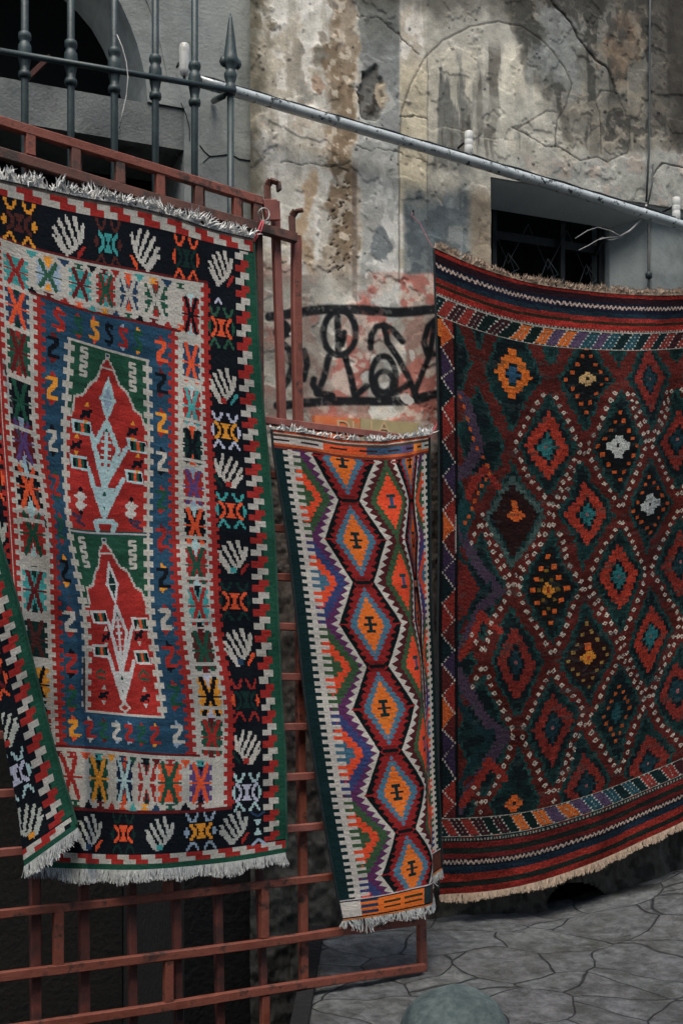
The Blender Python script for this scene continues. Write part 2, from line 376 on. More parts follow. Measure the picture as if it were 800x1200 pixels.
        for sd, a, b, w in boxes:
            root = .75 if b < .6 else .92
            ln([(cx, root), (a-sd*.12, b+.02)], 5.4)
            a0, a1 = a-w*.72, a+w*.72
            L.poly([P(a0-.02, b-.04), P(a1, b-.034), P(a1+.03, b+.04), P(a0+.02, b+.034)], l, q)
            n = 5; cols = [C['w'], C['k'], C['g'], C['o'], C['g'], C['k']]
            for i in range(n):
                x0 = a0+.025+(a1-a0-.03)*i/n; x1 = a0+.025+(a1-a0-.03)*(i+1)/n
                L.poly([P(x0, b-.024), P(x1, b-.024), P(x1+.012, b+.024), P(x0+.012, b+.024)], cols[(i+1) % 6])
        for a, b in ((.24, .37), (.80, .42), (.14, .545), (.86, .60)) if var == 0 else ((.26, .56), (.82, .56), (.22, .9), (.80, .9)):
            L.line([P(a-.05, b+.018), P(a+.05, b-.018)], 4.5, C['k'], (2, 2)); L.line([P(a-.04, b-.008), P(a+.04, b+.012)], 4, C['k'], (2, 2))
            tipc = C['y'] if var == 0 else W
            L.poly([P(a-.03, b-.035), P(a+.03, b-.035), P(a+.01, b-.065)], tipc); L.poly([P(a-.03, b+.035), P(a+.03, b+.035), P(a, b+.06)], tipc)
        if var == 0:
            for a, b in ((.2, .84), (.8, .87)):
                L.diamond(*P(a, b-.02), 8, 7, (212, 206, 196), (1.5, 1.5)); L.diamond(*P(a, b+.025), 8, 7, (212, 206, 196), (1.5, 1.5))
                L.diamond(*P(a, b-.06), 3, 4, C['k']); L.diamond(*P(a, b+.065), 3, 4, C['k'])
            for a, b in ((.15, .95), (.85, .96)):
                ln([(a-.07, b-.03), (a+.05, b-.02), (a-.02, b), (a+.08, b+.02)], 3.6, (70, 56, 76))
            ln([(cx-.09, .99), (cx-.11, .95), (cx-.05, .94), (cx+.08, .94), (cx+.13, .96), (cx+.10, .99)], 6)
        else:
            ln([(cx, .9), (cx+.03, .96)], 5); L.diamond(*P(cx+.02, .965), 9, 8, W, (1.5, 1.5)); L.diamond(*P(cx+.02, .965), 5, 4, C['r'])
            for a in (.18, .82): ln([(a-.06, .77), (a, .75), (a+.06, .77)], 3, C['g']); ln([(a-.06, .79), (a+.05, .80)], 3, C['g'])
    panel(176, 385, 0); panel(389, 598, 1)
    teeth(143, 174, 600, 2, W, 1, 14, 4); teeth(144, 174, 600, 2, W, -1, 14, 4); teeth(243, 174, 600, 2, W, -1, 14, 4); teeth(242, 174, 600, 2, W, 1, 14, 4)
    L.rect(141, 173, 245, 176, W); L.rect(141, 385.5, 245, 388.5, W); L.rect(141, 598, 245, 601, W)
    # border motifs
    H, X = 'h', 'x'
    right = [(45, H, 'r', None), (116, X, 'gg', 'o', 'g'), (183, H, 't', 'r'), (240, X, 'lv', 'y', 'lv'), (293, H, 'dg', 'r'), (346, X, 't', 'o', 't'), (407, H, 'r', 't'),
             (464, X, 'dg', 'o', 'dg'), (518, H, 'o', 'b'), (579, X, 'r', 'dg', 'o'), (636, H, 'dg', 'r'), (692, X, 'l', 'lv', 'l')]
    for i, it in enumerate(right):
        if it[1] == H: hand(338, it[0], (196, 190, 178), k[it[2]], 1, (1, -1, 1)[i % 3], k[it[3]] if it[3] else None)
        else: xm(338, it[0], k[it[2]], k[it[3]], k[it[4]])
    L.line([(330, 88), (334, 82), (338, 88)], 3, k['lv']); 
    left = [(45, H, 'r', None), (116, X, 'y', 'dr', 'y'), (183, H, 'o', 'r'), (240, X, 't', 'o', 'lv'), (293, H, 't', 'r'), (346, X, 'o', 'dg', 'o'), (407, H, 'r', 't'),
            (464, X, 'dr', 'o', 'dr'), (518, X, 'o', 'k', 'o'), (572, X, 'o', 'dr', 'o'), (630, H, 'dg', 'r'), (683, X, 'l', 'lv', 'l'), (736, H, None, 'y')]
    for i, it in enumerate(left):
        if it[1] == H: hand(48, it[0], (180, 184, 172), k[it[2]] if it[2] else None, 1, (1, -1)[i % 2], k[it[3]] if it[3] else None)
        else: xm(48, it[0], k[it[2]], k[it[3]], k[it[4]])
    top = [(95, X, 'y', 'br', 'y'), (146, H, 'r'), (193, X, 'br', 't', 'br'), (240, H, 'o'), (290, X, 'o', 'dg', 'o')]
    for it in top:
        if it[1] == H: hand(it[0], 42, (196, 192, 182), k[it[2]], 1, -1 if it[0] > 200 else 1)
        else: xm(it[0], 42, k[it[2]], k[it[3]], k[it[4]])
    bot = [(140, H, 'o', 'b'), (188, X, 'dg', 'o', 'dg'), (238, H, None, 't'), (283, X, 'lb', 'y', 'lb'), (322, H, 'r', None), (96, X, 'r', 'k', 'o')]
    for it in bot:
        if it[1] == H: hand(it[0], 737, (184, 186, 178), k[it[2]] if it[2] else None, 1, 1, k[it[3]] if it[3] else None)
        else: xm(it[0], 737, k[it[2]], k[it[3]], k[it[4]])
    L.poly([(346, 728), (356, 728), (351, 738)], k['l'], (1.5, 2)); L.poly([(346, 750), (356, 750), (351, 738)], k['l'], (1.5, 2))
    L.line([(343, 764), (351, 756), (359, 764)], 3, k['lb']); L.line([(343, 718), (351, 724), (359, 718)], 3, k['b'])
    return L

# ---------------- rug 2 : narrow runner with diamond chain
def weave_two():
    L = Loom(260, 575, (40, 40, 44), 1.25)
    u, v = L.u, L.v; A_ = L.A
    wht = np.array((204, 196, 184.)); blk = np.array((18, 26, 28.)); red = np.array((150, 34, 34.)); blu = np.array((76, 124, 148.)); org = np.array((250, 118, 20.)); hot = np.array((244, 74, 28.))
    grn = np.array((62, 92, 62.)); pur = np.array((98, 48, 92.)); brn = np.array((84, 34, 38.)); dgr = np.array((22, 50, 52.))
    per = 99.0; v0 = 26.0
    def tri(x):  # 0 at centres, 1 half way between
        return np.abs(((x/per+0.5) % 1.0)-0.5)*2
    saw = lambda x, p: (x/p) % 1.0
    qv = (np.floor(v/6.2)+.5)*6.2
    tooth = np.abs(saw(v, 8.6)-.5)*2               # 0..1
    for chain in (82, 178):
        d = np.abs(u-chain); T = tri(v-v0); Tq = tri(qv-v0)
        W_ = (35-24*T) if chain == 82 else (29-18*T); sc = 1.0 if chain == 82 else .78
        stepT = (1-np.abs(saw(v, 6.2)-.5)*1.1)
        m = d < W_+11; side = d
        inner = W_+2.5
        whitem = (d < inner+1.5+6.5*tooth) & (d >= inner-1.5)
        A_[whitem] = wht
        A_[d < inner-1] = blk
        rw = ((26-20*Tq)+6.0*(1-np.abs(saw(v, 8.2)-.5)*1.6)-1)*sc; A_[d < rw] = red
        A_[(d < rw*.8) & (np.abs(((v-v0)/per) % 1-.5) < .06)] = red*.8
        bw = (21-28*Tq+4.5*stepT)*sc; A_[d < bw] = blu
        ow = (13-24*Tq+4*stepT)*sc; A_[d < ow] = org
        cvv = (((v-v0)/per+.5) % 1-.5)*per; 
        A_[(d < 2.2) & (np.abs(cvv) < 9)] = dgr; A_[(d < 5.5) & (np.abs(np.abs(cvv)-8) < 2)] = dgr; A_[(d < 8) & (np.abs(cvv) < 1.3)] = dgr
        A_[(d < 9) & (np.abs(cvv) > 47.5)] = blk
        A_[(d > 26) & (d < 37) & (np.abs(cvv) < 1)] = red
        m2 = (np.abs(cvv) < 1.4) & (d > 40) & (d < 50); A_[m2] = wht
    # columns between
    def column(cu, lo, hi, outerc, ring, ring2, big):
        reg = (u >= lo) & (u < hi)
        for ch in (82, 178):
            reg &= np.abs(u-ch) > ((35-24*tri(v-v0)) if ch == 82 else (29-18*tri(v-v0)))+4+6.5*tooth
        A_[reg] = outerc
        cvn = (((v-v0)/per) % 1-.5)*per; qn = (((qv-v0)/per) % 1-.5)*per
        idx = np.floor((v-v0)/per).astype(int) % 2
        st = (1-np.abs(saw(v, 6.2)-.5)*1.1)*3
        d = np.abs(u-cu)
        g = reg & (d < big*(1-np.abs(qn)/47)+st)
        A_[g & (idx == 0)] = ring; A_[g & (idx == 1)] = ring2
        o = reg & (d < big*.68*(1-np.abs(qn)/31)+st); A_[o] = hot
        A_[reg & (d < 2.4) & (np.abs(cvn) < 8)] = (56, 84, 120); A_[reg & (d < 6) & (np.abs(np.abs(cvn)-7) < 2)] = (40, 66, 66)
        if big > 30:
            cc = reg & (d < 14*(1-np.abs(qn)/14)+st) & (np.abs(cvn) < 13)
            A_[cc & (idx == 0)] = grn; A_[cc & (idx == 1)] = blu*.9
    column(132, 82, 178, brn, grn, grn, 22)
    column(28, 0, 82, pur, grn, (58, 70, 118), 32)
    column(230, 178, 260, pur, grn, (58, 70, 118), 42)
    # comb borders
    for side in (0, 1):
        uu = u if side == 0 else 260-u
        ph = saw(v, 8.3) < .52
        reg = uu < 20; A_[reg] = dgr*.9
        A_[(uu >= 11) & (uu < 18) & ph] = wht
        A_[(uu >= 17) & (uu < 22.5)] = wht
        A_[(uu >= 22) & (uu < 31) & ph] = wht
    # end bands
    tb = v < 23; bands = [(0, 3, (206, 84, 44)), (3, 5, (214, 190, 170)), (5, 8, (90, 70, 60)), (8, 17, None), (17, 20, (208, 96, 40)), (20, 23, (120, 52, 44))]
    sect = [((0, 60), (206, 196, 186)), ((60, 110), (236, 88, 34)), ((110, 160), (64, 90, 118)), ((160, 190), (104, 88, 130)), ((190, 225), (230, 130, 40)), ((225, 260), (196, 200, 190))]
    for a, b, c in bands:
        m = (v >= a) & (v < b)
        if c is not None: A_[m] = c
        else:
            for (x0, x1), cc in sect: A_[m & (u >= x0) & (u < x1)] = cc
            A_[m & (np.abs(v-12.4) < 1) & (saw(u, 34) < .6)] = (60, 44, 44)
    V0 = 575-29
    m = v > V0; A_[m] = (236, 112, 22)
    A_[m & (u < 22)] = wht; A_[m & (u >= 22) & (u < 40) & (saw(v, 8) > .5)] = (38, 62, 92); A_[m & (u > 110)] = (90, 52, 44); A_[m & (u > 98) & (u < 112)] = (44, 60, 62)
    A_[(v > V0) & (v < V0+2)] = (206, 190, 190); A_[(v > V0+2) & (v < V0+3.5)] = blk; A_[(v > V0+24) & (v < V0+26)] = blk; A_[v > V0+26] = (200, 120, 60)
    for b0 in (9, 16):
        for a0, a1 in ((46, 66), (70, 96)): A_[(v > V0+b0) & (v < V0+b0+3.2) & (u > a0) & (u < a1)] = (60, 60, 38)
    return L

# ---------------- rug 3 : dark red and teal lattice
def weave_three():
    L = Loom(400, 760, (20, 30, 32), 1.0)
    u, v, A_ = L.u, L.v, L.A
    n1 = fbm(u/26, v/9, 4, 1); n2 = fbm(u/70, v/70, 3, 3); n3 = fbm(u/6, v/3, 3, 5)
    teal = np.array((27, 60, 58.)); dteal = np.array((18, 30, 34.)); mar = np.array((92, 36, 31.)); red = np.array((158, 46, 34.)); dk = np.array((16, 22, 24.))
    A_[:] = dteal+(teal-dteal)*sstep(.35, .75, n1)[..., None]*.8
    rows = [(30, 1), (118, 0), (207, 1), (296, 0), (389, 1), (482, 0), (570, 1), (655, 0), (740, 1)]
    PU, PV = 81.0, 90.0
    qu = (np.floor(u/4)+.5)*4; qv = (np.floor(v/4)+.5)*4
    # lattice distance in diamond metric, nearest centre
    best = np.full(u.shape, 9.0); bi = np.zeros(u.shape, int); cen = []
    wob = (fbm(u/30, v/30, 3, 6)-.5)*10
    for ri, (cv, par) in enumerate(rows):
        for k in range(-1, 6):
            cu = (96+81.5*k) if par == 0 else (56+81.5*k)
            cen.append((cu, cv, ri, k)); d = np.abs(qu-cu+wob*.4)/41.5+np.abs(qv-cv+wob)/91.0
            m = d < best; best[m] = d[m]; bi[m] = len(cen)-1
    latt = best > .80
    A_[latt] = (mar*(0.62+.7*n1[latt][:, None]))
    rim = (best > .70) & (best <= .80); A_[rim] = (teal*1.15*(0.6+.7*n3[rim][:, None]))
    kinds = {(1, 0): 'O', (1, 1): 'Tc', (1, 2): 'R', (1, 3): 'R', (2, 0): 'P', (2, 1): 'RB', (2, 2): 'Wc', (2, 3): 'R', (3, 0): 'Oc', (3, 1): 'RB', (3, 2): 'Wc2', (3, 3): 'Oc', (4, 0): 'P', (4, 1): 'Yd', (4, 2): 'RT', (4, 3): 'R',
             (5, 0): 'R', (5, 1): 'Yc', (5, 2): 'RT', (5, 3): 'Yd', (6, 0): 'P', (6, 1): 'R', (6, 2): 'Od', (6, 3): 'R', (7, 0): 'Ob', (7, 1): 'R', (7, 2): 'R'}
    hu = (fbm(u/9, v/9, 2, 4)-.5)*5; hv = (fbm(u/8, v/5, 2, 1)-.5)*6
    A_[:] = A_[np.clip((v+hv).astype(int), 0, L.nv-1), np.clip((u+hu).astype(int), 0, L.nu-1)]
    ORG = (222, 98, 28); HOT = (164, 52, 33); YEL = (214, 136, 34); TAN = (196, 160, 104); WH = (186, 190, 184); TL = (40, 110, 112); PUR = (72, 58, 76)
    def cross(cu, cv, c, s, core=None):
        q = 3
        L.rect(cu-s*.35, cv-s, cu+s*.35, cv+s, c); L.rect(cu-s, cv-s*.38, cu+s, cv+s*.38, c); L.rect(cu-s*.65, cv-s*.65, cu+s*.65, cv+s*.65, c)
        if core is not None: L.rect(cu-1.5, cv-2.5, cu+2, cv+2.5, core)
    def dots(cu, cv, a, b, n, c, r=2.2, skip=None):
        pts = [(0, -1), (1, 0), (0, 1), (-1, 0)]
        for s in range(4):
            (x0, y0), (x1, y1) = pts[s], pts[(s+1) % 4]
            for i in range(n):
                t = i/n; x = cu+a*(x0+(x1-x0)*t)+random.uniform(-.7, .7); y = cv+b*(y0+(y1-y0)*t)+random.uniform(-1, 1)
                L.rect(x-r, y-r*.9, x+r, y+r*1.2, c)
    def ringd(cu, cv, a, b, w, c):
        d = np.abs(qu-cu)/a+np.abs(qv-cv)/b; m = (d < 1) & (d > 1-w); A_[m] = np.array(c)*(0.75+.5*n3[m][:, None])
    for cu, cv, ri, k in cen:
        kd = kinds.get((ri, k), None)
        if cv > 690: continue
        inn = (np.abs(qu-cu)/28+np.abs(qv-cv)/60) < 1
        if kd in ('RB', 'RT', 'R'):
            ringd(cu, cv, 25, 46, .46, HOT if kd != 'R' else (124, 42, 34)); ringd(cu, cv, 13, 24, 1, dteal); ringd(cu, cv, 10, 18, 1, TL if kd != 'R' else (26, 54, 62)); L.rect(cu-1.5, cv-2, cu+1.5, cv+2, (150, 90, 90))
        elif kd == 'O':
            ringd(cu, cv, 19, 34, .5, (236, 112, 24)); ringd(cu, cv, 8, 12, 1, (44, 84, 110))
        elif kd in ('Tc', 'Wc', 'Wc2'):
            ringd(cu, cv, 27, 52, 1, dk); cross(cu, cv, TAN if kd == 'Tc' else WH, 10 if kd == 'Tc' else 14, (30, 30, 26)); [L.rect(cu+a-2, cv+b-3, cu+a+2, cv+b+3, dk) for a in (-9, 9) for b in (-10, 10) if kd != 'Tc']
            dots(cu, cv, 24, 42, 4, (188, 84, 30), 2.3)
        elif kd in ('Oc', 'Yc'):
            ringd(cu, cv, 27, 50, 1, (44, 24, 24)); cross(cu, cv, ORG if kd == 'Oc' else YEL, 9, (200, 60, 30)); L.rect(cu-3, cv-20, cu+3, cv-10, ORG)
            if kd == 'Oc': ringd(cu, cv+6, 36, 62, .2, (66, 88, 84))
            else: dots(cu, cv, 22, 42, 4, (150, 120, 60), 2)
        elif kd == 'Yd':
            ringd(cu, cv, 27, 54, 1, (26, 26, 26)); cross(cu, cv, YEL, 8, HOT); dots(cu, cv, 20, 42, 3, ORG, 2.8); dots(cu, cv, 12, 24, 2, (120, 90, 30), 2.2)
        elif kd == 'Od':
            dots(cu, cv, 18, 36, 4, (170, 84, 34), 2.3); ringd(cu, cv, 9, 14, 1, (30, 74, 78))
        elif kd == 'P':
            pass
        elif kd == 'Ob': cross(cu, cv, ORG, 11, dk)
    # purple chevrons down the left field edge
    for cv in (207, 392, 575):
        for sgn in (-1, 1):
            pts = [(26, cv+sgn*82), (44, cv+sgn*48), (60, cv+sgn*24), (82, cv)]
            if cv == 207: pts = [(26, cv+sgn*46), (38, cv+sgn*40), (56, cv)]
            L.line(pts, 13, PUR, (4, 4))
            if cv != 207: L.line([(x-13, y-sgn*8) for x, y in pts], 7, (24, 50, 56), (4, 4))
    for cv in (300, 484, 660):
        L.line([(30, cv-10), (60, cv-60), (80, cv-40)], 10, (140, 44, 34), (4, 4))
    L.diamond(36, 392, 20, 34, (112, 38, 34), (4, 4)); L.diamond(34, 300, 14, 30, (28, 64, 66), (4, 4)); 
    # white dots along the lattice
    def dot(x, y, sz=1.0):
        if y > 665 or y < 130 or x < 44: return
        x += random.uniform(-.5, .5); y += random.uniform(-.7, .7)
        L.diamond(x, y, 3.1*sz, 3.7*sz, (196, 186, 170)); L.rect(x-.7, y-.7, x+.8, y+.8, (84, 50, 48))
    for i, (cu, cv, ri, k) in enumerate(cen):
        if cv > 640: continue
        pts = [(0, -1), (1, 0), (0, 1), (-1, 0)]
        for sidx in range(4):
            if ri % 2 == 1: continue
            if k == 0 and ri == 2: continue
            (x0, y0), (x1, y1) = pts[sidx], pts[(sidx+1) % 4]
            if cv < 150 and not (k == 1 and sidx in (1, 2)): continue
            for j in range(8):
                t = (j+.5)/8
                dot(cu+37.5*(x0+(x1-x0)*t), cv+83*(y0+(y1-y0)*t))
                if (ri*3+k+sidx) % 4 == 0: dot(cu+44.5*(x0+(x1-x0)*t), cv+98*(y0+(y1-y0)*t), .85)
    # orange dots framing purple at upper left
    for t in range(8):
        L.rect(30+t*4.6-2, 165+t*10-2, 30+t*4.6+2.4, 165+t*10+3, (190, 84, 30)); L.rect(66-t*4.4-2, 245+t*9-2, 66-t*4.4+2.4, 245+t*9+3, (190, 84, 30))
    # left zigzag side band
    sb = u < 26; A_[sb] = dk
    cols = [(206, 92, 30), (60, 46, 74), (20, 36, 40), (140, 44, 36), (20, 40, 46), (90, 34, 34)]
    for j in range(20):
        a = 76+j*37; cx0, cx1 = (6, 22)
        up = j % 2
        L.poly([(cx0, a), (cx1, a+18), (cx0, a+37)], cols[j % 6], (2, 2)); L.poly([(cx1, a-18), (cx0+1, a), (cx1, a+18)], cols[(j*2+3) % 6], (2, 2))
        for t in np.linspace(0, 1, 7):
            L.rect(cx0+(cx1-cx0)*t-.9, a+18*t-.8, cx0+(cx1-cx0)*t+1, a+18*t+1.6, (190, 180, 170)); L.rect(cx1+(cx0-cx1)*t-.9, a+18.5+18*t-.8, cx1+(cx0-cx1)*t+1, a+18.5+18*t+1.6, (190, 180, 170))
    L.rect(2, 80, 7, 100, (210, 110, 36)); L.rect(22, 300, 24.5, 345, (150, 146, 140)); L.rect(0, 60, 2.5, 760, (22, 26, 26))
    # end stripes
    def stripes(v0, lst):
        for a, b, c in lst:
            m = (v >= v0+a+(n2-.5)*3) & (v < v0+b+(n2-.5)*3); A_[m] = np.array(c)*(0.7+.6*n1[m][:, None])
    RD, NV, DG = (156, 42, 34), (28, 34, 52), (32, 40, 36)
    stripes(0, [(0, 5, RD), (5, 13, (46, 26, 32)), (13, 27, NV), (27, 33, (30, 50, 62)), (33, 39, (150, 46, 38)), (39, 43, (50, 44, 32)), (43, 51, RD), (51, 53, DG)])
    stripes(694, [(0, 5, DG), (5, 12, (112, 34, 32)), (12, 19, DG), (19, 25, (104, 34, 34)), (25, 34, (24, 30, 40)), (34, 42, (26, 42, 56)), (42, 51, (146, 44, 34)), (51, 58, DG), (58, 67, (140, 40, 32))])
    for vc, c in ((19, (206, 180, 166)), (723, (190, 168, 152))):
        x = 3
        while x < 398:
            L.line([(x, vc-2.2), (x+2.6, vc+2.2), (x+5.2, vc-2.2)], 1.6, c); x += 5.2
    # parallelogram bands
    for v0_, h, sl in ((55, 20, -1), (670, 20, 1)):
        A_[(v >= v0_-2) & (v < v0_+h+2)] = (18, 30, 32)
        pc = [(20, 44, 46), (92, 74, 104), (18, 40, 38), (150, 52, 44), (40, 84, 96), (226, 108, 30), (66, 34, 40)]
        j = 0; x = -12
        while x < 400:
            c = pc[(j*3+j//3) % 7]
            b0 = (x, v0_+h) if sl < 0 else (x, v0_)
            if sl < 0: P = [(x, v0_+h), (x+13, v0_+h), (x+26, v0_), (x+13, v0_)]
            else: P = [(x, v0_), (x+13, v0_), (x+26, v0_+h), (x+13, v0_+h)]
            L.poly(P, c)
            for t in np.linspace(0, 1, 6):
                xx = P[0][0]+13*t; yy = P[0][1]+(P[3][1]-P[0][1])*t
                L.rect(xx-1, yy-1, xx+1.1, yy+1.1, (186, 190, 180))
                if t < .9 and j % 2 == 0: L.rect(xx+6, yy-1, xx+7.6, yy+.6, (150, 160, 150))
            x += 13; j += 1
        for vv in (v0_-2.5, v0_+h+.6): 
            L.rect(0, vv, 400, vv+1.8, (170, 164, 152))
        if sl > 0:
            for x in range(0, 400, 4): L.rect(x, v0_+h+4, x+2, v0_+h+7, (150, 150, 140))
        else:
            for x in range(0, 400, 4): L.rect(x, v0_-5, x+2, v0_-3, (168, 160, 150))
    # wear: pile rubbed down to foundation threads
    wear = (fbm(u/16, v/5, 4, 4) > .68) & (v > 90) & (v < 660) & (u > 28)
    A_[wear] = A_[wear]*.6+np.array((70, 78, 76))*.4
    du = (fbm(u/60, v/60, 3, 2)-.5)*16*sstep(25, 60, u); dv = (fbm(u/70, v/70, 3, 5)-.5)*18*sstep(80, 130, v)*sstep(668, 620, v)
    L.A = A_[np.clip((v+dv).astype(int), 0, L.nv-1), np.clip((u+du).astype(int), 0, L.nu-1)]
    L.A *= (0.78+.5*rng.random(L.A.shape[:2]))[..., None]
    return L

# ------------------------------------------------------------------ hermite control surface
def herm(xk, Y, x):
    """Y: (...,K) values at knots xk; returns (...,len(x)); linear outside"""
    xk = np.asarray(xk, float); K = len(xk); h = np.diff(xk)
    s = np.diff(Y, axis=-1)/h
    m = np.empty_like(Y); m[..., 0] = s[..., 0]; m[..., -1] = s[..., -1]
    for i in range(1, K-1): m[..., i] = (s[..., i-1]*h[i]+s[..., i]*h[i-1])/(h[i]+h[i-1])
    i = np.clip(np.searchsorted(xk, x, side='right')-1, 0, K-2); t = (x-xk[i])/h[i]
    ti = np.clip(t, 0, 1); H = h[i]
    a, b, c, d = 2*ti**3-3*ti**2+1, ti**3-2*ti**2+ti, -2*ti**3+3*ti**2, ti**3-ti**2
    r = a*Y[..., i]+b*H*m[..., i]+c*Y[..., i+1]+d*H*m[..., i+1]
    r = r+np.where(t < 0, t*H*m[..., i], 0)+np.where(t > 1, (t-1)*H*m[..., i+1], 0)
    return r
class Drape:
    def __init__(s, us, vs, X, Y, O=None):
        s.us, s.vs = us, vs; s.T = [np.array(X, float), np.array(Y, float), np.array(O if O is not None else np.zeros_like(np.array(X, float)), float)]
    def __call__(s, ug, vg):      # ug, vg 1D -> three (V,U) arrays
        out = []
        for T in s.T:
            R = herm(s.us, T, ug)            # rows x U
            out.append(herm(s.vs, R.T, vg).T)   # U x V -> V x U
        return out
def grid_mesh(P, cols=None, name='m'):
    nv, nu = P.shape[:2]
    me = bpy.data.meshes.new(name)
    idx = np.arange(nv*nu).reshape(nv, nu)
    q = np.stack([idx[:-1, :-1], idx[1:, :-1], idx[1:, 1:], idx[:-1, 1:]], -1).reshape(-1, 4)
    me.vertices.add(nv*nu); me.vertices.foreach_set('co', P.reshape(-1).astype(np.float32))
    me.loops.add(q.size); me.loops.foreach_set('vertex_index', q.reshape(-1).astype(np.int32))
    me.polygons.add(len(q)); me.polygons.foreach_set('loop_start', np.arange(0, q.size, 4, dtype=np.int32)); me.polygons.foreach_set('loop_total', np.full(len(q), 4, np.int32))
    me.update(calc_edges=True)
    if cols is not None:
        at = me.attributes.new('paint', 'FLOAT_COLOR', 'FACE')
        rgba = np.ones((len(q), 4), np.float32); rgba[:, :3] = cols.reshape(-1, 3); at.data.foreach_set('color', rgba.reshape(-1))
    return me

def make_rug(name, label, L, mapf, mat, cordmat, planef, gain=1.0, rib=1.0, extra=None):
    nv, nu = L.nv, L.nu
    ug = np.linspace(0, L.U, nu+1); vg = np.linspace(0, L.V, nv+1)
    px, py, off = mapf(ug, vg)
    U2, V2 = np.meshgrid(ug, vg)
    relief = (fbm(U2/2.2, V2/1.4, 2, 3)-.5)*.0022*rib+(fbm(U2/45, V2/60, 3, 5)-.5)*.012
    P = planef(px, py, off+relief)
    col = L.A.copy()
    jit = 1+(rng.random((nv, nu))-.5)*.42; 
    rowj = 1+(rng.random((nv, 1))-.5)*.10+(np.interp(np.arange(nv), np.arange(0, nv+9, 9), rng.random(len(np.arange(0, nv+9, 9))))-.5)[:, None]*.14
    dirt = 0.74+.5*fbm(L.u/60, L.v/45, 5, 6)
    c = lin(np.clip(col, 0, 255))*(jit*rowj*dirt)[..., None]*gain
    # muted: wool dyes are never fully saturated
    g = c.mean(-1, keepdims=True); c = g+(c-g)*.93
    me = grid_mesh(P, np.clip(c, 0.004, .9))
    root = empty(name, P[0, nu//2], label, 'rug', None)
    link('woven_field', me, mat, root)
    # backing sheet, a little behind
    st = 6; uc = np.r_[ug[:-1:st], ug[-1]]; vc = np.r_[vg[:-1:st], vg[-1]]
    bx, by, bo = mapf(uc, vc); Ub, Vb = np.meshgrid(uc, vc)
    Pb = planef(bx, by, bo+(fbm(Ub/45, Vb/60, 3, 5)-.5)*.012-.0055)
    link('backing', grid_mesh(Pb), M_BACK, root)
    for col_ in (0, nu):
        mb = MB(); mb.tube(list(P[::5, col_]), .0055, 6); mb.build('selvage_cord', cordmat, root, True)
    return root, P

def fringe(name, parent, mat, P, dirs, n, length, r=.0016, clump=0.0, jit=.35, flop=0.0, planeN=None, lenvar=.35):
    """strands growing from polyline P (K,3); dirs main direction; flop bends them outwards and down"""
    K = len(P); mb_V = []; mb_F = []; cnt = 0; ang = np.arange(3)*2*math.pi/3
    t0 = np.sort(rng.random(n)); phase = rng.random(64)
    out = -(planeN if planeN is not None else GN)
    cl = rng.normal(0, 1, (int(n/7)+2, 2))
    for i in range(n):
        s = t0[i]*(K-1); a = int(s); f = s-a; a2 = min(a+1, K-1); p = P[a]*(1-f)+P[a2]*f
        tang = P[min(a+1, K-1)]-P[max(a-1, 0)]; tang = tang/(np.linalg.norm(tang)+1e-9)
        cw = cl[i//7]
        lean = rng.normal(0, jit*.6)+clump*cw[0]; ln = length*(1+lenvar*(rng.random()-.6)+.25*clump*cw[1])
        ln *= 0.75+.5*vnoise(np.array(t0[i]*25.0), np.array(3.0), 2)
        d = dirs+tang*lean+out*(.02+rng.random()*(.10 if dirs[2] > 0 else .25)); d = d/np.linalg.norm(d)
        pts = []; q = p.copy()+out*.001; dd = d.copy()
        bend = out*flop*.5+np.array([0, 0, -flop])+tang*rng.normal(0, .25)
        for k in range(5):
            pts.append(q.copy()); q = q+dd*ln/4; dd = dd+bend*.38+rng.normal(0, .26 if dirs[2] > 0 else .09, 3); dd /= np.linalg.norm(dd)
        ax = np.array([0.2, 1, .1]) if abs(d[1]) < .8 else np.array([1., 0, 0])
        x = np.cross(d, ax); x /= np.linalg.norm(x); y = np.cross(d, x)
        for k, pp in enumerate(pts):
            rr = r*(1, 1.1, 1, .9, .55)[k]*(0.8+.5*phase[i % 64])
            for aa in ang: mb_V.append(pp+(x*math.cos(aa)+y*math.sin(aa))*rr)
        for k in range(4):
            for j in range(3):
                b = cnt+k*3; mb_F.append((b+j, b+(j+1) % 3, b+3+(j+1) % 3, b+3+j))
        mb_F.append((cnt+14, cnt+13, cnt+12)); cnt += 15
    me = mesh_from(mb_V, mb_F)
    return link(name, me, mat, parent, True)

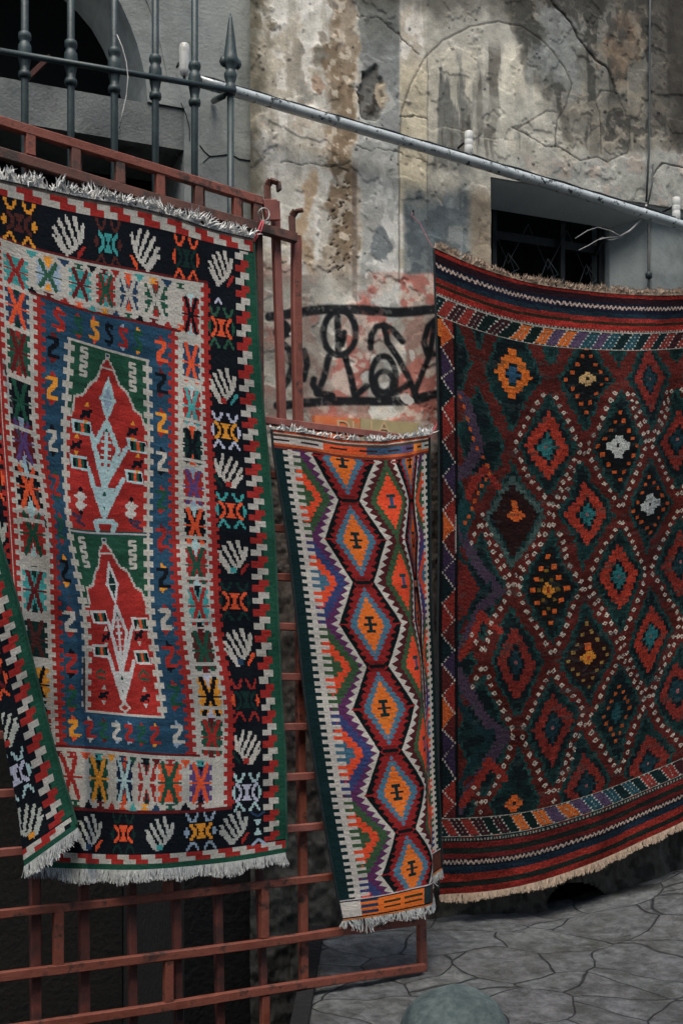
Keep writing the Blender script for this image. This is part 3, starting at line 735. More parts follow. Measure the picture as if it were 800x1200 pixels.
# ---------------- rug 1 drape
d1 = Drape([0, 68, 113, 143, 243, 273, 318, 386],
  [0, 65, 132, 174, 280, 386, 489, 600, 648, 710, 782],
  [[-86, -8, 43, 78, 172, 203, 242, 297],
   [-86, -8, 43, 79, 172, 203, 242, 300],
   [-84, -6, 44, 80, 173, 204, 242, 303],
   [-84, -4, 45, 81, 173, 204, 243, 306],
   [-76, 2, 47, 76, 175, 204, 247, 315],
   [-62, 11, 61, 81, 174, 205, 252, 322],
   [-50, 18, 65, 100, 177, 211, 256, 326],
   [-45, 22, 69, 101, 191, 223, 271, 331],
   [-44, 24, 71, 104, 192, 225, 270, 334],
   [-35, 33, 78, 107, 192, 225, 270, 335],
   [-35, 33, 78, 107, 193, 226, 272, 336]],
  [[187, 208, 219, 227, 245, 253, 266, 279],
   [243, 274, 291, 300, 318, 324, 330, 341],
   [300, 326, 346, 358, 380, 387, 397, 406],
   [345, 366, 385, 396, 422, 429, 440, 451],
   [470, 488, 503, 508, 525, 530, 538, 546],
   [590, 606, 614, 620, 626, 628, 632, 637],
   [712, 720, 726, 729, 727, 728, 728, 730],
   [822, 828, 832, 834, 841, 841, 842, 841],
   [872, 874, 874, 876, 884, 885, 887, 885],
   [940, 944, 947, 949, 952, 951, 947, 943],
   [1012, 1016, 1018, 1019, 1018, 1015, 1010, 999]],
  [[.00]*8, [.0, .0, .0, .0, .0, .0, .0, .0], [0, .0, 0, 0, .0, 0, 0, 0], [0, .01, 0, .0, .0, .005, 0, 0],
   [0, .02, .0, .012, .0, .01, 0, .0], [0, .03, .0, .03, .0, .012, .0, .01], [0, .03, .0, .035, .0, .02, .0, .012], [0, .0, .0, .02, .012, .0, .014, .0],
   [0, .0, .0, .02, .012, .0, .014, .0], [0, .0, .01, .0, .016, .0, .016, .0], [0, .0, .01, .0, .018, .0, .02, .0]])
def map1(ug, vg):
    px, py, off = d1(ug, vg)
    uc = np.interp(vg, [0, 150, 200, 300, 386, 490, 600, 648, 710, 782], [-40, -30, 0, 14, 23, 35, 45.5, 50, 54, 63])
    sl = np.interp(vg, [0, 386, 490, 600, 710, 782], [.3, .4, .45, .5, .58, .72])
    Xc = np.empty(len(vg)); Yc = np.empty(len(vg))
    for i in range(len(vg)):
        a = d1(np.array([max(uc[i], 0.0)]), np.array([vg[i]])); Xc[i] = a[0][0, 0]; Yc[i] = a[1][0, 0]
    U2 = np.broadcast_to(ug, px.shape); ucb = uc[:, None]
    w = (U2-ucb)
    fold = w < 0
    px = np.where(fold, Xc[:, None]-w, px); py = np.where(fold, Yc[:, None]+sl[:, None]*w, py)
    act = sstep(150, 260, vg)[:, None]
    off = off+act*.022*(1-np.tanh(w/5))+np.where(fold, act*.012*sstep(0, 30, -w)*(1+np.sin(vg/60)[:, None]), 0)
    uc2 = np.interp(vg, [100, 170, 390, 490, 620, 782], [40, 58, 100, 132, 138, 138])[:, None]
    w2 = U2-uc2; off = off+sstep(120, 220, vg)[:, None]*.045*np.exp(-(w2/np.where(w2 > 0, 4, 16))**2)
    off = off+.016*np.sin(U2/29+1.2+vg[:, None]/200+2*fbm(U2/80, np.broadcast_to(vg[:, None], px.shape)/90, 2, 4))*sstep(60, 260, vg)[:, None]
    return px, py, off+.04
R1, P1 = make_rug('kilim_rug', 'large kilim with hand motifs in its black border, lower left corner folded over', weave_one(), map1, RUGMAT, M_CORD_G, gatep, 1.0)
fringe('top_fringe', R1, M_FR_W, P1[0, ::3], np.array([0, 0, 1.0]), 760, .046, .0030, .9, .6, .08)
fringe('bottom_fringe', R1, M_FR_B, P1[-1, ::3], np.array([0, 0, -1.0]), 1900, .046, .0017, .12, .12, 0.0)

# ---------------- rug 2 drape
d2 = Drape([0, 40, 82, 116, 130, 152, 178, 200, 232, 260],
  [0, 25, 75, 125, 190, 325, 430, 515, 575],
  [[318, 358, 400, 436, 449, 464, 480, 488, 496, 503],
   [320, 360, 401, 436, 450, 466, 480, 487, 495, 503],
   [328, 366, 409, 442, 457, 473, 482, 487, 495, 504],
   [336, 375, 417, 450, 464, 476, 484, 488, 497, 504],
   [344, 386, 428, 462, 474, 483, 487, 491, 498, 505],
   [359, 407, 450, 484, 493, 497, 498, 498, 502, 510],
   [376, 423, 466, 497, 500, 502, 500, 500, 504, 513],
   [391, 440, 482, 506, 506, 506, 502, 502, 507, 516],
   [401, 444, 484, 506, 507, 507, 503, 503, 508, 518]],
  [[503, 508, 515, 517, 517, 515, 513, 512, 511, 510],
   [526, 531, 538, 541, 541, 540, 538, 536, 534, 532],
   [578, 582, 586, 587, 587, 586, 586, 585, 583, 580],
   [628, 631, 633, 633, 633, 632, 632, 630, 628, 625],
   [694, 697, 698, 697, 696, 695, 693, 690, 687, 684],
   [834, 834, 832, 829, 826, 823, 820, 816, 812, 808],
   [942, 941, 936, 930, 926, 920, 914, 908, 902, 898],
   [1028, 1022, 1012, 1005, 1000, 990, 982, 976, 970, 965],
   [1080, 1074, 1066, 1060, 1056, 1048, 1040, 1032, 1026, 1019]],
  [[0, 0, 0, 0, 0, -.01, 0, .0, -.015, -.01],
   [0, 0, .01, .0, 0, .015, -.01, .01, -.02, -.02],
   [0, 0, .01, .005, .01, .02, -.03, .0, -.03, -.03],
   [0, 0, .012, .01, .015, .02, -.04, -.0, -.04, -.04],
   [0, .0, .015, .015, .02, .0, -.05, -.02, -.06, -.05],
   [0, .0, .02, .03, .02, -.03, -.09, -.06, -.09, -.09],
   [0, .0, .025, .035, .01, -.05, -.11, -.09, -.11, -.10],
   [0, .0, .03, .03, -.01, -.08, -.14, -.10, -.12, -.11],
   [0, .0, .03, .02, -.02, -.09, -.15, -.11, -.12, -.11]])
def map2(ug, vg):
    px, py, off = d2(ug, vg); return px, py, off+.05
R2, P2 = make_rug('runner_rug', 'narrow slanting runner with an orange and blue diamond chain between white comb borders', weave_two(), map2, RUGMAT, M_CORD_K, gatep, 1.02)
fringe('top_fringe', R2, M_FR_W, P2[0, ::3], np.array([0, 0, 1.0]), 330, .028, .0026, .6, .7, .05)
fringe('bottom_fringe', R2, M_FR_B, P2[-1, ::3], np.array([0, 0, -1.0]), 420, .040, .0022, .5, .35, 0.0)

# ---------------- rug 3 drape
us3 = [0, 14, 50, 110, 190, 265, 290, 330, 400]
topx = [508, 521, 556, 616, 698, 766, 785, 818, 884]; topy = [290, 296, 311, 330, 342, 346, 346, 344, 330]
botx = [511, 524, 560, 616, 698, 764, 786, 824, 890]; boty = [1049, 1048, 1046, 1037, 1010, 980, 970, 950, 905]
vs3 = [0, 60, 95, 200, 320, 440, 560, 672, 700, 760]
Xr = []; Yr = []; Or = []
lb = [0, 60/760*1.12, 95/760*1.08, .262, .42, .58, .737, .884, .921, 1]
for j, vv in enumerate(vs3):
    f = vv/760
    xx = [a*(1-f)+b*f for a, b in zip(topx, botx)]
    bulge = [5, 4, 0, 0, 0, 0, 0, 0, 0]
    xx = [a+(b*math.sin(math.pi*min(1, f*1.4)) if f < .7 else b*.6) for a, b in zip(xx, bulge)]
    yy = [a*(1-f)+b*f for a, b in zip(topy, boty)]
    if 0 < vv < 700: yy = [y+(6 if i < 2 else 2 if i == 2 else 0)*math.sin(math.pi*f) for i, y in enumerate(yy)]
    s = math.sin(math.pi*min(f*1.2, 1))
    Or.append([0, 0, .015+.02*f, .01, .0+.02*s, .06*s+.01, -.06*s-.005, .03, 0]); Xr.append(xx); Yr.append(yy)
d3 = Drape(us3, vs3, Xr, Yr, Or)
def map3(ug, vg):
    px, py, off = d3(ug, vg)
    U2, V2 = np.meshgrid(ug, vg)
    off = off+.018*np.sin(U2/27+V2/300+3*fbm(U2/90, V2/120, 2, 6))*sstep(30, 300, V2)+.02*np.exp(-((U2-235-V2*-.06)/10)**2)*sstep(60, 200, V2)
    return px, py, off+.16
R3, P3 = make_rug('carpet_rug', 'wide dark red and teal lattice carpet with white dots hung over the barred window', weave_three(), map3, RUGMAT_K, M_CORD_K, wallp, .62, 1.6)
fringe('top_fringe', R3, M_FR_T, P3[0, ::3], np.array([0, 0, 1.0]), 1500, .042, .0021, .5, .4, .04, WALL_N)
fringe('bottom_fringe', R3, M_FR_T, P3[-1, ::3], np.array([0, 0, -1.0]), 1900, .040, .0020, .2, .2, 0.0, WALL_N)

# ------------------------------------------------------------------ the old building
BLD = empty('old_building', (2.5, WALL_Y, 0), 'old building front of grey and peeling ochre plaster with graffiti and a blind arch', 'building')
X0 = float(wallp(293, 500)[0]); X1 = float(wallp(575, 300)[0])
def peeling():
    h = .0068
    xs = np.arange(X0, 5.7, .0056); zs = np.r_[np.arange(5.35, 1.9, -.0056), np.arange(1.9, -.35, -.013)]
    Xg, Zg = np.meshgrid(xs, zs); Pw = np.stack([Xg, np.full_like(Xg, WALL_Y), Zg], -1)
    px, py = topix(Pw)
    n = lambda s, o=5, k=0, sx=1, sy=1: fbm(Xg*s*sx+3.1*k, Zg*s*sy+7.7*k, o, k)
    n1, n2, n3, n4, n5 = n(3, 6, 1), n(7, 6, 2), n(18, 5, 3), n(5, 6, 4, 2.2, .35), n(40, 4, 5)
    wx = px+(n2-.5)*34+(n3-.5)*12; wy = py+(n1-.5)*40+(n3-.5)*14
    col = np.zeros(Xg.shape+(3,)); hgt = np.zeros(Xg.shape)
    def put(c, m):
        nonlocal col
        m = np.clip(m, 0, 1)[..., None]; col = col*(1-m)+np.array(c, float)*m
    n6 = n(26, 5, 6); n7 = n(11, 6, 7); vs = n(13, 5, 3, 1, .16); vs2 = n(30, 4, 4, 1, .12)
    # lime washed plaster, flaked in several generations
    put((190, 186, 172), np.ones_like(Xg))
    put((170, 156, 132), sstep(.46, .60, n1)*.7)
    put((214, 208, 196), sstep(.47, .56, n7)*.7)
    put((140, 118, 92), sstep(.56, .62, n6*.6+n2*.4)*.4*sstep(470, 430, wx))
    put((112, 100, 80), sstep(.56, .62, n7*.5+n4*.5)*.7*sstep(480, 440, wx)*(.35+.65*sstep(190, 20, wy)))
    put((92, 84, 66), sstep(.50, .56, n2)*sstep(120, 10, wy)*.8*sstep(500, 470, px))
    put((150, 142, 124), sstep(.54, .60, vs)*.5*sstep(300, 100, wy))
    put((84, 78, 60), sstep(318, 294, wx+20*(n6-.5))*.75)
    # ochre runs
    och = sstep(380, 387, wx)*sstep(420, 410, wx)*sstep(350, 290, wy); put((130, 108, 82), och*(.65+.35*sstep(.4, .6, vs))); put((108, 90, 66), och*sstep(.50, .60, n7)*.5)
    put((186, 172, 150), och*sstep(.60, .64, n6)*.8)
    och2 = sstep(352, 357, wx)*sstep(370, 364, wx)*sstep(185, 205, wy)*sstep(330, 290, wy); put((164, 130, 92), och2*.75)
    put((170, 130, 100), sstep(1.1, .7, ((wx-372)/9)**2+((wy-98)/9)**2)*.7)
    # grey plaster to the right of it
    g = sstep(416, 421, wx)*sstep(470, 466, px); put((158, 158, 150), g*.95); hgt += och*-.004
    put((112, 116, 114), g*sstep(.47, .53, n1*.5+n7*.5)*.8*sstep(300, 60, wy)); put((92, 94, 86), g*sstep(110, 10, wy)*.75)
    put((196, 194, 184), g*sstep(.5, .56, vs*.5+n7*.5)*sstep(150, 250, py)*.85); put((96, 104, 106), g*sstep(1.1, .8, ((wx-447)/14)**2+((wy-290)/26)**2)*.85)
    put((106, 90, 80), sstep(412, 414, px)*sstep(420, 417, px)*sstep(180, 200, py)*.6)
    # cream strip beside the arch
    st = sstep(467, 469, px)*sstep(503, 500, px+2*n3)*sstep(60, 90, py)*sstep(262, 236, wy); put((184, 172, 142), st*.9); put((150, 138, 112), st*sstep(.5, .6, n7)*.6); hgt += st*.003
    # field inside and around the blind arch
    fr = sstep(499, 502, px); put((162, 158, 144), fr*.92)
    put((138, 136, 124), fr*sstep(.44, .58, n1*.5+n7*.5)*.8)
    put((176, 168, 148), fr*sstep(.52, .57, n7)*.45)
    dk = sstep(500, 502, px)*sstep(575, 530, wx)*sstep(45, 75, wy)*sstep(215, 180, wy); put((108, 108, 100), dk*.9); put((88, 89, 82), dk*sstep(.44, .60, vs*.5+n7*.5)*.6)
    streak = vs*.7+vs2*.3; inarch = fr*sstep(36, 60, wy)*sstep(235, 150, wy)
    put((186, 178, 156), inarch*sstep(.50, .56, streak)*.8*sstep(690, 660, wx)); put((86, 82, 72), inarch*sstep(.56, .62, 1-streak)*.8*sstep(640, 600, wx))
    put((196, 190, 168), sstep(580, 586, wx)*sstep(608, 601, wx)*sstep(36, 50, wy)*sstep(165, 120, wy)*sstep(.42, .5, vs2)*.8)
    put((112, 112, 104), fr*sstep(.46, .5, n4)*sstep(200, 245, wy)*.5)
    # dark weathered zone upper right, rusty patch, blue grey spall
    urr = sstep(625, 650, wx+.55*(100-wy)+40*(n7-.5))*sstep(195, 150, wy); put((98, 96, 86), urr*.88); put((58, 58, 52), urr*sstep(.47, .55, vs)*.85); put((140, 130, 110), urr*sstep(.54, .60, n7)*.7)
    put((48, 46, 42), urr*sstep(.53, .58, n1*.5+n6*.5)*.7)
    ru = np.exp(-(((wx-728)/26)**2+((wy-50)/42)**2)); put((112, 88, 66), sstep(.35, 1.0, ru+1.6*(n7-.5))*.6)
    bl = np.exp(-(((wx-655)/34)**2+((wy-62)/44)**2)); put((122, 127, 124), sstep(.3, .8, bl+1.8*(n7-.5))*.7); put((150, 152, 144), sstep(.45, .8, bl+1.3*(n6-.5))*.4)
    put((132, 124, 108), sstep(640, 700, wx)*sstep(100, 130, wy)*sstep(190, 170, wy)*sstep(.45, .5, n2)*.7)
    put((62, 60, 52), sstep(26, 0, wy)*sstep(395, 440, wx)*.6)
    put((52, 48, 42), sstep(775, 790, wx)*sstep(190, 160, wy)*.85); put((58, 54, 48), sstep(756, 762, wx)*sstep(785, 778, wx)*sstep(175, 130, wy)*.5)
    # lower band of the lintel, lighter
    lt = sstep(560, 600, wx)*sstep(178, 192, wy); put((150, 149, 138), lt*.85); put((128, 130, 124), lt*sstep(.48, .56, n7)*.7); put((172, 150, 130), lt*sstep(.57, .6, n7)*.5)
    put((166, 163, 148), sstep(505, 520, wx)*sstep(655, 640, wx)*sstep(100, 130, wy)*sstep(212, 190, wy)*sstep(.4, .5, n2)*.55*sstep(545, 580, wx))
    # blue-grey paint low in the middle
    bg = sstep(470, 476, px)*sstep(562, 548, wx)*sstep(205, 250, wy+60*(n7-.5))*sstep(324, 318, py); put((96, 106, 108), bg*.92); put((136, 140, 134), bg*sstep(.52, .56, streak)*.75); put((70, 80, 84), bg*sstep(.52, .58, n7)*.6)
    put((150, 128, 100), sstep(545, 556, px)*sstep(577, 573, px)*sstep(200, 240, wy)*sstep(330, 315, py)*.7)
    # pink painted dado
    dado = sstep(318, 324, py+4*(n3-.5))*sstep(520, 505, wy)
    pk = dado*sstep(.42, .5, n2+.35*sstep(465, 490, px)-.08*sstep(440, 400, px)); put((176, 96, 82), pk*.9)
    put((186, 174, 158), dado*sstep(.56, .62, n3+.3*(n2-.5))*.8); put((132, 124, 112), dado*sstep(.53, .6, n(9, 5, 0))*.6)
    put((110, 106, 96), dado*sstep(395, 370, px)*.5)
    put((178, 108, 96), sstep(.55, .75, n2+.2)*sstep(300, 330, wy)*sstep(340, 322, wy)*sstep(400, 340, px)*.5)
    # dirty stone below, the rugs' shade also put into its colour
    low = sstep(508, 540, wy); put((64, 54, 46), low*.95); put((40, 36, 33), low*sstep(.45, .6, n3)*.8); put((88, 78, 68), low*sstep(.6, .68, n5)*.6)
    pl = sstep(930, 990, wy); put((78, 76, 68), pl*.9); put((44, 42, 38), pl*sstep(.5, .58, n7)*.7)
    # height relief
    hgt += (n2-.5)*.005+(n3-.5)*.004+(n5-.5)*.0025+(n1-.5)*.010
    hgt += low*(n3-.5)*.03
    hgt += .004*sstep(.50, .52, n2)
    # speckle pits on ochre
    rs = np.random.default_rng(5)
    for _ in range(46):
        x, y = rs.uniform(385, 412), rs.uniform(212, 318); d = np.abs((px-x)*.6+(py-y)*.8)/1.1+np.abs((px-x)*.8-(py-y)*.6)/3.2
        m = d < 1; col[m] = (52, 42, 32); hgt[m] -= .003
    for _ in range(160):
        x, y = rs.uniform(300, 800), rs.uniform(0, 330); r_ = rs.uniform(.8, 2.2); m = (px-x)**2+(py-y)**2 < r_*r_; col[m] *= rs.uniform(.5, .8)
    # chipped hole
    hole = sstep(1.15, .9, ((wx-436)/19)**2+((wy-112)/27)**2); put((92, 90, 84), hole*.85); put((60, 56, 50), hole*sstep(.5, .6, n3)); hgt -= hole*.018
    inn = sstep(1.1, .9, ((wx-452)/7)**2+((wy-115)/14)**2); put((156, 142, 118), inn)
    # cracks
    def crack(pts, w=1.0, dep=.006, c=(40, 38, 34), a=.85, jag=5):
        nonlocal hgt
        jx = px+(n3-.5)*jag*2.2+(n5-.5)*jag; jy = py+(n(16, 4, 6)-.5)*jag*2.2
        best = np.full(Xg.shape, 99.)
        for (x0, y0), (x1, y1) in zip(pts[:-1], pts[1:]):
            dx, dy = x1-x0, y1-y0; t = np.clip(((jx-x0)*dx+(jy-y0)*dy)/(dx*dx+dy*dy), 0, 1)
            best = np.minimum(best, np.hypot(jx-x0-t*dx, jy-y0-t*dy))
        m = sstep(w+.7, w*.4, best); put(c, m*a); hgt -= m*dep
    arch = [(467, 330), (467, 160), (470, 130), (480, 100), (497, 68), (520, 46), (550, 31), (585, 24), (610, 30), (640, 52), (662, 80), (670, 98)]
    crack(arch[1:], .6, .004, (78, 74, 66), .65, .9); crack(arch[:2], .5, .003, (84, 80, 70), .7, .6)
    crack([(420, 14), (448, 24), (470, 45), (490, 62)], .4, .004, a=.7); crack([(415, 172), (440, 174), (465, 178), (500, 188)], .3, .003, a=.6)
    crack([(470, 138), (485, 137), (500, 141)], .4, a=.7)
    crack([(645, 0), (668, 28), (685, 55), (712, 82), (722, 110)], 1.0, .009, (54, 50, 45), .8, 2.5)
    crack([(600, 150), (618, 158), (640, 172), (655, 172), (680, 188), (700, 184), (712, 190), (735, 178), (738, 160), (732, 130), (720, 108), (704, 105), (698, 120), (704, 145), (704, 180)], .5, .004, (74, 70, 62), .75, 1.6)
    crack([(670, 98), (664, 120), (652, 142), (650, 165), (650, 172)], .4, .004, (70, 66, 58), .8, 1.5)
    crack([(605, 152), (625, 140), (640, 130), (652, 132)], .4, .004, (84, 78, 70), .8, 1.5); crack([(520, 148), (560, 160), (600, 165)], .4, .002, (186, 178, 160), .6, 2)
    crack([(500, 200), (508, 225), (518, 240)], .4, .002, (176, 168, 152), .8, 2); crack([(764, 206), (775, 192), (800, 196)], .8, .006, jag=2); crack([(650, 226), (700, 236), (800, 246)], .9, .005, jag=2)
    crack([(330, 190), (360, 192), (385, 196), (410, 190)], .4, .003, a=.6, jag=3); crack([(500, 60), (501, 100), (500, 200), (501, 330)], .3, .002, (88, 84, 76), .6, .8)
    # raised plaster slab on lintel right
    # graffiti -----------------------------------------------------
    BK = (20, 23, 26)
    def spray(pts, w=4.0, close=False):
        if close: pts = pts+[pts[0]]
        jx = px+(n3-.5)*2.0; jy = py+(n2-.5)*2.0
        best = np.full(Xg.shape, 99.)
        for (x0, y0), (x1, y1) in zip(pts[:-1], pts[1:]):
            dx, dy = x1-x0, y1-y0; t = np.clip(((jx-x0)*dx+(jy-y0)*dy)/(dx*dx+dy*dy+1e-9), 0, 1)
            best = np.minimum(best, np.hypot(jx-x0-t*dx, jy-y0-t*dy))
        w = w*1.28; put(BK, np.clip(sstep(w/2+2.0, w/2-1.0, best)*(1.02-.35*sstep(.58, .66, n5))*(.8+.4*n7), 0, 1))
    G = lambda x, y: (300+x/3.636, 280+y/3.636)
    def ell(cx, cy, rx, ry, a0=0, a1=360, rot=0):
        o = []
        for a in np.linspace(math.radians(a0), math.radians(a1), 26):
            x, y = rx*math.cos(a), ry*math.sin(a); o.append(G(cx+x*math.cos(rot)-y*math.sin(rot), cy+x*math.sin(rot)+y*math.cos(rot)))
        return o
    spray([G(60, 330), G(210, 310), G(300, 297), G(430, 302), G(600, 312), G(690, 306), G(800, 300)], 8)
    spray([G(90, 712), G(200, 700), G(350, 693), G(560, 690), G(640, 690), G(740, 665), G(800, 655)], 7)
    spray(ell(355, 400, 68, 95), 5); spray([G(345, 320), G(350, 420), G(350, 480)], 5); spray([G(375, 400), G(365, 450)], 4.4)
    spray([G(310, 500), G(285, 600), G(262, 660), G(240, 620), G(245, 600)], 5); spray([G(262, 660), G(320, 672)], 6); spray([G(375, 490), G(400, 580), G(420, 672), G(470, 626)], 5)
    spray([G(487, 465), G(490, 410), G(512, 375), G(545, 366), G(580, 385), G(625, 435)], 4.6); spray([G(545, 370), G(560, 440), G(610, 510), G(650, 590), G(690, 690), G(725, 680)], 4.6)
    spray(ell(543, 585, 52, 88), 4.6); spray(ell(545, 605, 36, 44), 4.2); spray([G(560, 670), G(610, 645), G(655, 615)], 5)
    spray([G(770, 340), G(730, 375), G(712, 440), G(728, 492), G(800, 490)], 4.6); spray([G(735, 500), G(705, 580), G(672, 660)], 4.4); spray([G(760, 350), G(740, 480)], 4)
    spray([G(100, 340), G(140, 380), G(100, 440), G(140, 470), G(155, 540), G(135, 600), G(100, 650)], 5); spray([G(205, 480), G(215, 540), G(200, 600)], 5); spray([G(95, 400), G(130, 400)], 9)
    hgt += 0
    for (x, y, r_) in ((477, 409, 5.5), (352, 382, 3), (473, 462, 7), (428, 322, 3)):
        m = sstep(1.2, .8, ((wx-x)**2+(wy-y)**2)/r_**2); put((196, 192, 184), m*.9)
    # carve the opening
    keep = np.ones(Xg.shape, bool)
    P = Pw.copy(); P[..., 1] -= hgt
    # edges crumble
    cutm = (Xg > X1) & (Zg < OPEN_T) & (Zg > OPEN_B)
    dr = (((px-676)/36)**2+((py-1062-.0*(px-676))/26)**2 < 1) & (py < 1080)
    cutm |= dr
    nvv, nuu = Xg.shape
    idx = np.arange(nvv*nuu).reshape(nvv, nuu)
    q = np.stack([idx[:-1, :-1], idx[1:, :-1], idx[1:, 1:], idx[:-1, 1:]], -1)
    ok = ~(cutm[:-1, :-1] | cutm[1:, 1:] | cutm[1:, :-1] | cutm[:-1, 1:]); q = q[ok]
    me = bpy.data.meshes.new('wall')
    me.vertices.add(nvv*nuu); me.vertices.foreach_set('co', P.reshape(-1).astype(np.float32))
    me.loops.add(q.size); me.loops.foreach_set('vertex_index', q.reshape(-1).astype(np.int32))
    me.polygons.add(len(q)); me.polygons.foreach_set('loop_start', np.arange(0, q.size, 4, dtype=np.int32)); me.polygons.foreach_set('loop_total', np.full(len(q), 4, np.int32))
    me.update(calc_edges=True)
    at = me.attributes.new('paint', 'FLOAT_COLOR', 'POINT'); rgba = np.ones((nvv*nuu, 4), np.float32)
    gl = col.mean(-1, keepdims=True); col = gl+(col-gl)*.8; col = np.clip(col*(1.09-.0*gl)+4, 0, 255)
    cc = lin(np.clip(col, 0, 255))*(0.72+.56*n3[..., None])*(0.82+.36*n6[..., None]); rgba[:, :3] = cc.reshape(-1, 3); at.data.foreach_set('color', rgba.reshape(-1))
    return me
OPEN_T = float(wallp(575, 207)[2]); OPEN_B = float(wallp(575, 760)[2])
dcx = float(wallp(676, 1060)[0])
MW = attr_mat('peeling_plaster', .93, .42, 110, .005, .22, .2)
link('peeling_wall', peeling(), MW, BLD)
def box(x0, x1, y0, y1, z0, z1):
    return [(x0, y0, z0), (x1, y0, z0), (x1, y1, z0), (x0, y1, z0), (x0, y0, z1), (x1, y0, z1), (x1, y1, z1), (x0, y1, z1)]
def boxmb(*a):
    m = MB(); m.hexa(box(*a)); return m
# masonry core behind the plaster skin
m = MB(); yb = WALL_Y+.045
m.hexa(box(X0+.305, X1-.352, yb, yb+.4, -.3, 5.35)); m.hexa(box(X1-.35, 5.6, yb, yb+.4, OPEN_T+.302, 5.35)); m.hexa(box(X1-.35, dcx-.31, yb, yb+.4, -.3, OPEN_B-.302)); m.hexa(box(dcx+.31, 5.6, yb, yb+.4, -.3, OPEN_B-.302)); m.hexa(box(dcx-.305, dcx+.305, yb, yb+.4, .6, OPEN_B-.303))
m.build('masonry_core', M_KERB, BLD)
# lintel soffit, jambs, reveal of the barred window
m = MB(); RD_ = .22; DZ = OPEN_T-float(on_plane(577, 245, WALL_N, WALL_Y+RD_)[2])
m.hexa([(X1-.02, WALL_Y+.02, OPEN_T), (6.2, WALL_Y+.02, OPEN_T), (6.2, WALL_Y+RD_, OPEN_T-DZ), (X1-.02, WALL_Y+RD_, OPEN_T-DZ), (X1-.02, WALL_Y+.02, OPEN_T+.3), (6.2, WALL_Y+.02, OPEN_T+.3), (6.2, WALL_Y+RD_, OPEN_T+.3), (X1-.02, WALL_Y+RD_, OPEN_T+.3)]); m.build('window_soffit', M_SOFFIT, BLD)
m = MB(); m.hexa(box(X1-.35, X1-.004, WALL_Y+.03, WALL_Y+.39, OPEN_B-.3, OPEN_T-.002)); m.build('window_jamb', M_JAMB, BLD)
XJ = 4.25
XJ = float(on_plane(714, 300, WALL_N, WALL_Y+RD_)[0]); XK = float(on_plane(764, 300, WALL_N, WALL_Y+.08)[0])
m = MB(); m.prism([(XJ, WALL_Y+RD_, OPEN_B-.2), (XK, WALL_Y+.08, OPEN_B-.2), (6.2, WALL_Y+.08, OPEN_B-.2), (6.2, WALL_Y+.5, OPEN_B-.2), (XJ, WALL_Y+.5, OPEN_B-.2)], (0, 0, OPEN_T-OPEN_B+.19)); m.build('window_jamb', M_JAMB, BLD)
m = MB(); m.hexa(box(X1-.1, 6.2, WALL_Y+.03, WALL_Y+.6, OPEN_B-.2, OPEN_B-.01)); m.build('window_sill', M_JAMB, BLD)
m = MB(); m.hexa(box(X1-.3, XJ+.05, WALL_Y+.40, WALL_Y+.44, OPEN_B-.2, OPEN_T+.2)); m.build('window_pane', M_DARK, BLD)
fr = MB()
for xx in (X1+.03, X1+.17, X1+.62, XJ-.03): fr.bar((xx, WALL_Y+.27, OPEN_B), (xx, WALL_Y+.27, OPEN_T-.05), .028, .03, (0, 1, 0))
for zz in (OPEN_T-.19, OPEN_B+.3): fr.bar((X1, WALL_Y+.30, zz), (XJ, WALL_Y+.30, zz), .03, .05, (0, 1, 0))
fobj = fr.build('window_frame', M_GRILLE, BLD)
g = MB()
for i in range(4):
    x = X1+.12+i*.26; y = WALL_Y+.245
    g.tube([(x, y, OPEN_T-.12), (x+.13, y, OPEN_T-.36), (x+.26, y, OPEN_T-.12)], .0035, 6); g.tube([(x, y, OPEN_T-.62), (x+.13, y, OPEN_T-.30), (x+.26, y, OPEN_T-.62)], .0035, 6)
    g.tube([(x+.05, y, OPEN_T-.62), (x+.09, y, OPEN_T-.45), (x+.2, y, OPEN_T-.38), (x+.13, y, OPEN_T-.30)], .003, 6)
g.build('window_grille', noise_mat('grille_paint', (44, 52, 54), (64, 74, 76), 20, .6), BLD, True)
# drain hollow in the plinth
dc = wallp(676, 1060); m = MB(); m.hexa(box(dc[0]-.3, dc[0]+.3, WALL_Y+.05, WALL_Y+.4, dc[2]-.4, dc[2]+.25))
m.F = [f for i, f in enumerate(m.F) if i != 2]; m.build('drain_hollow', M_DARK, BLD)
# left grey wall with lunette, beam and dark doorway
YL = WALL_Y+.06; T = .45
def wl(px_, py_): p = on_plane(px_, py_, WALL_N, YL); return p
XA = float(wl(216, 200)[0]); XB = X0+.012; ZT = 5.4
zb_top_l, zb_top_r = float(wl(0, 92)[2]), float(wl(172, 114)[2])
ZB1 = .5*(zb_top_l+zb_top_r); ZB0 = float(wl(110, 157)[2])
m = MB(); m.hexa(box(XA, X0+.3, YL, YL+T, 1.0, ZB1)); m.build('grey_pier', M_GREY, BLD)
m = MB(); m.hexa(box(XA, X0+.3, YL+.002, YL+T-.002, -1.6, .998)); m.build('shade_dark_pier', M_SHADE_STONE, BLD)  # lower pier coloured near-black to paint the shade behind the gate
m = MB(); m.hexa(box(-1.4, XA, YL+.01, YL+T, ZB0, ZB1-.004)); m.build('concrete_beam', M_BEAM, BLD)
# spandrel: region right of lunette arc
ax_r = float(wl(173, 112)[0]); top = [];
arcp = [(173, 112), (171, 95), (167, 75), (161, 52), (153, 30), (142, 5), (128, -20), (110, -42), (88, -62)]
arc3 = [wl(a, b) for a, b in arcp]
base_z = ZB1
poly = [(float(arc3[0][0]), YL, base_z), (X0+.3, YL, base_z), (X0+.3, YL, ZT)] + [(float(arc3[-1][0]), YL, ZT)] + [(float(p[0]), YL, max(float(p[2]), base_z+.001)) for p in arc3[::-1][:-1]]
m = MB(); m.prism(poly, (0, T, 0)); m.build('arch_spandrel', M_GREY, BLD)
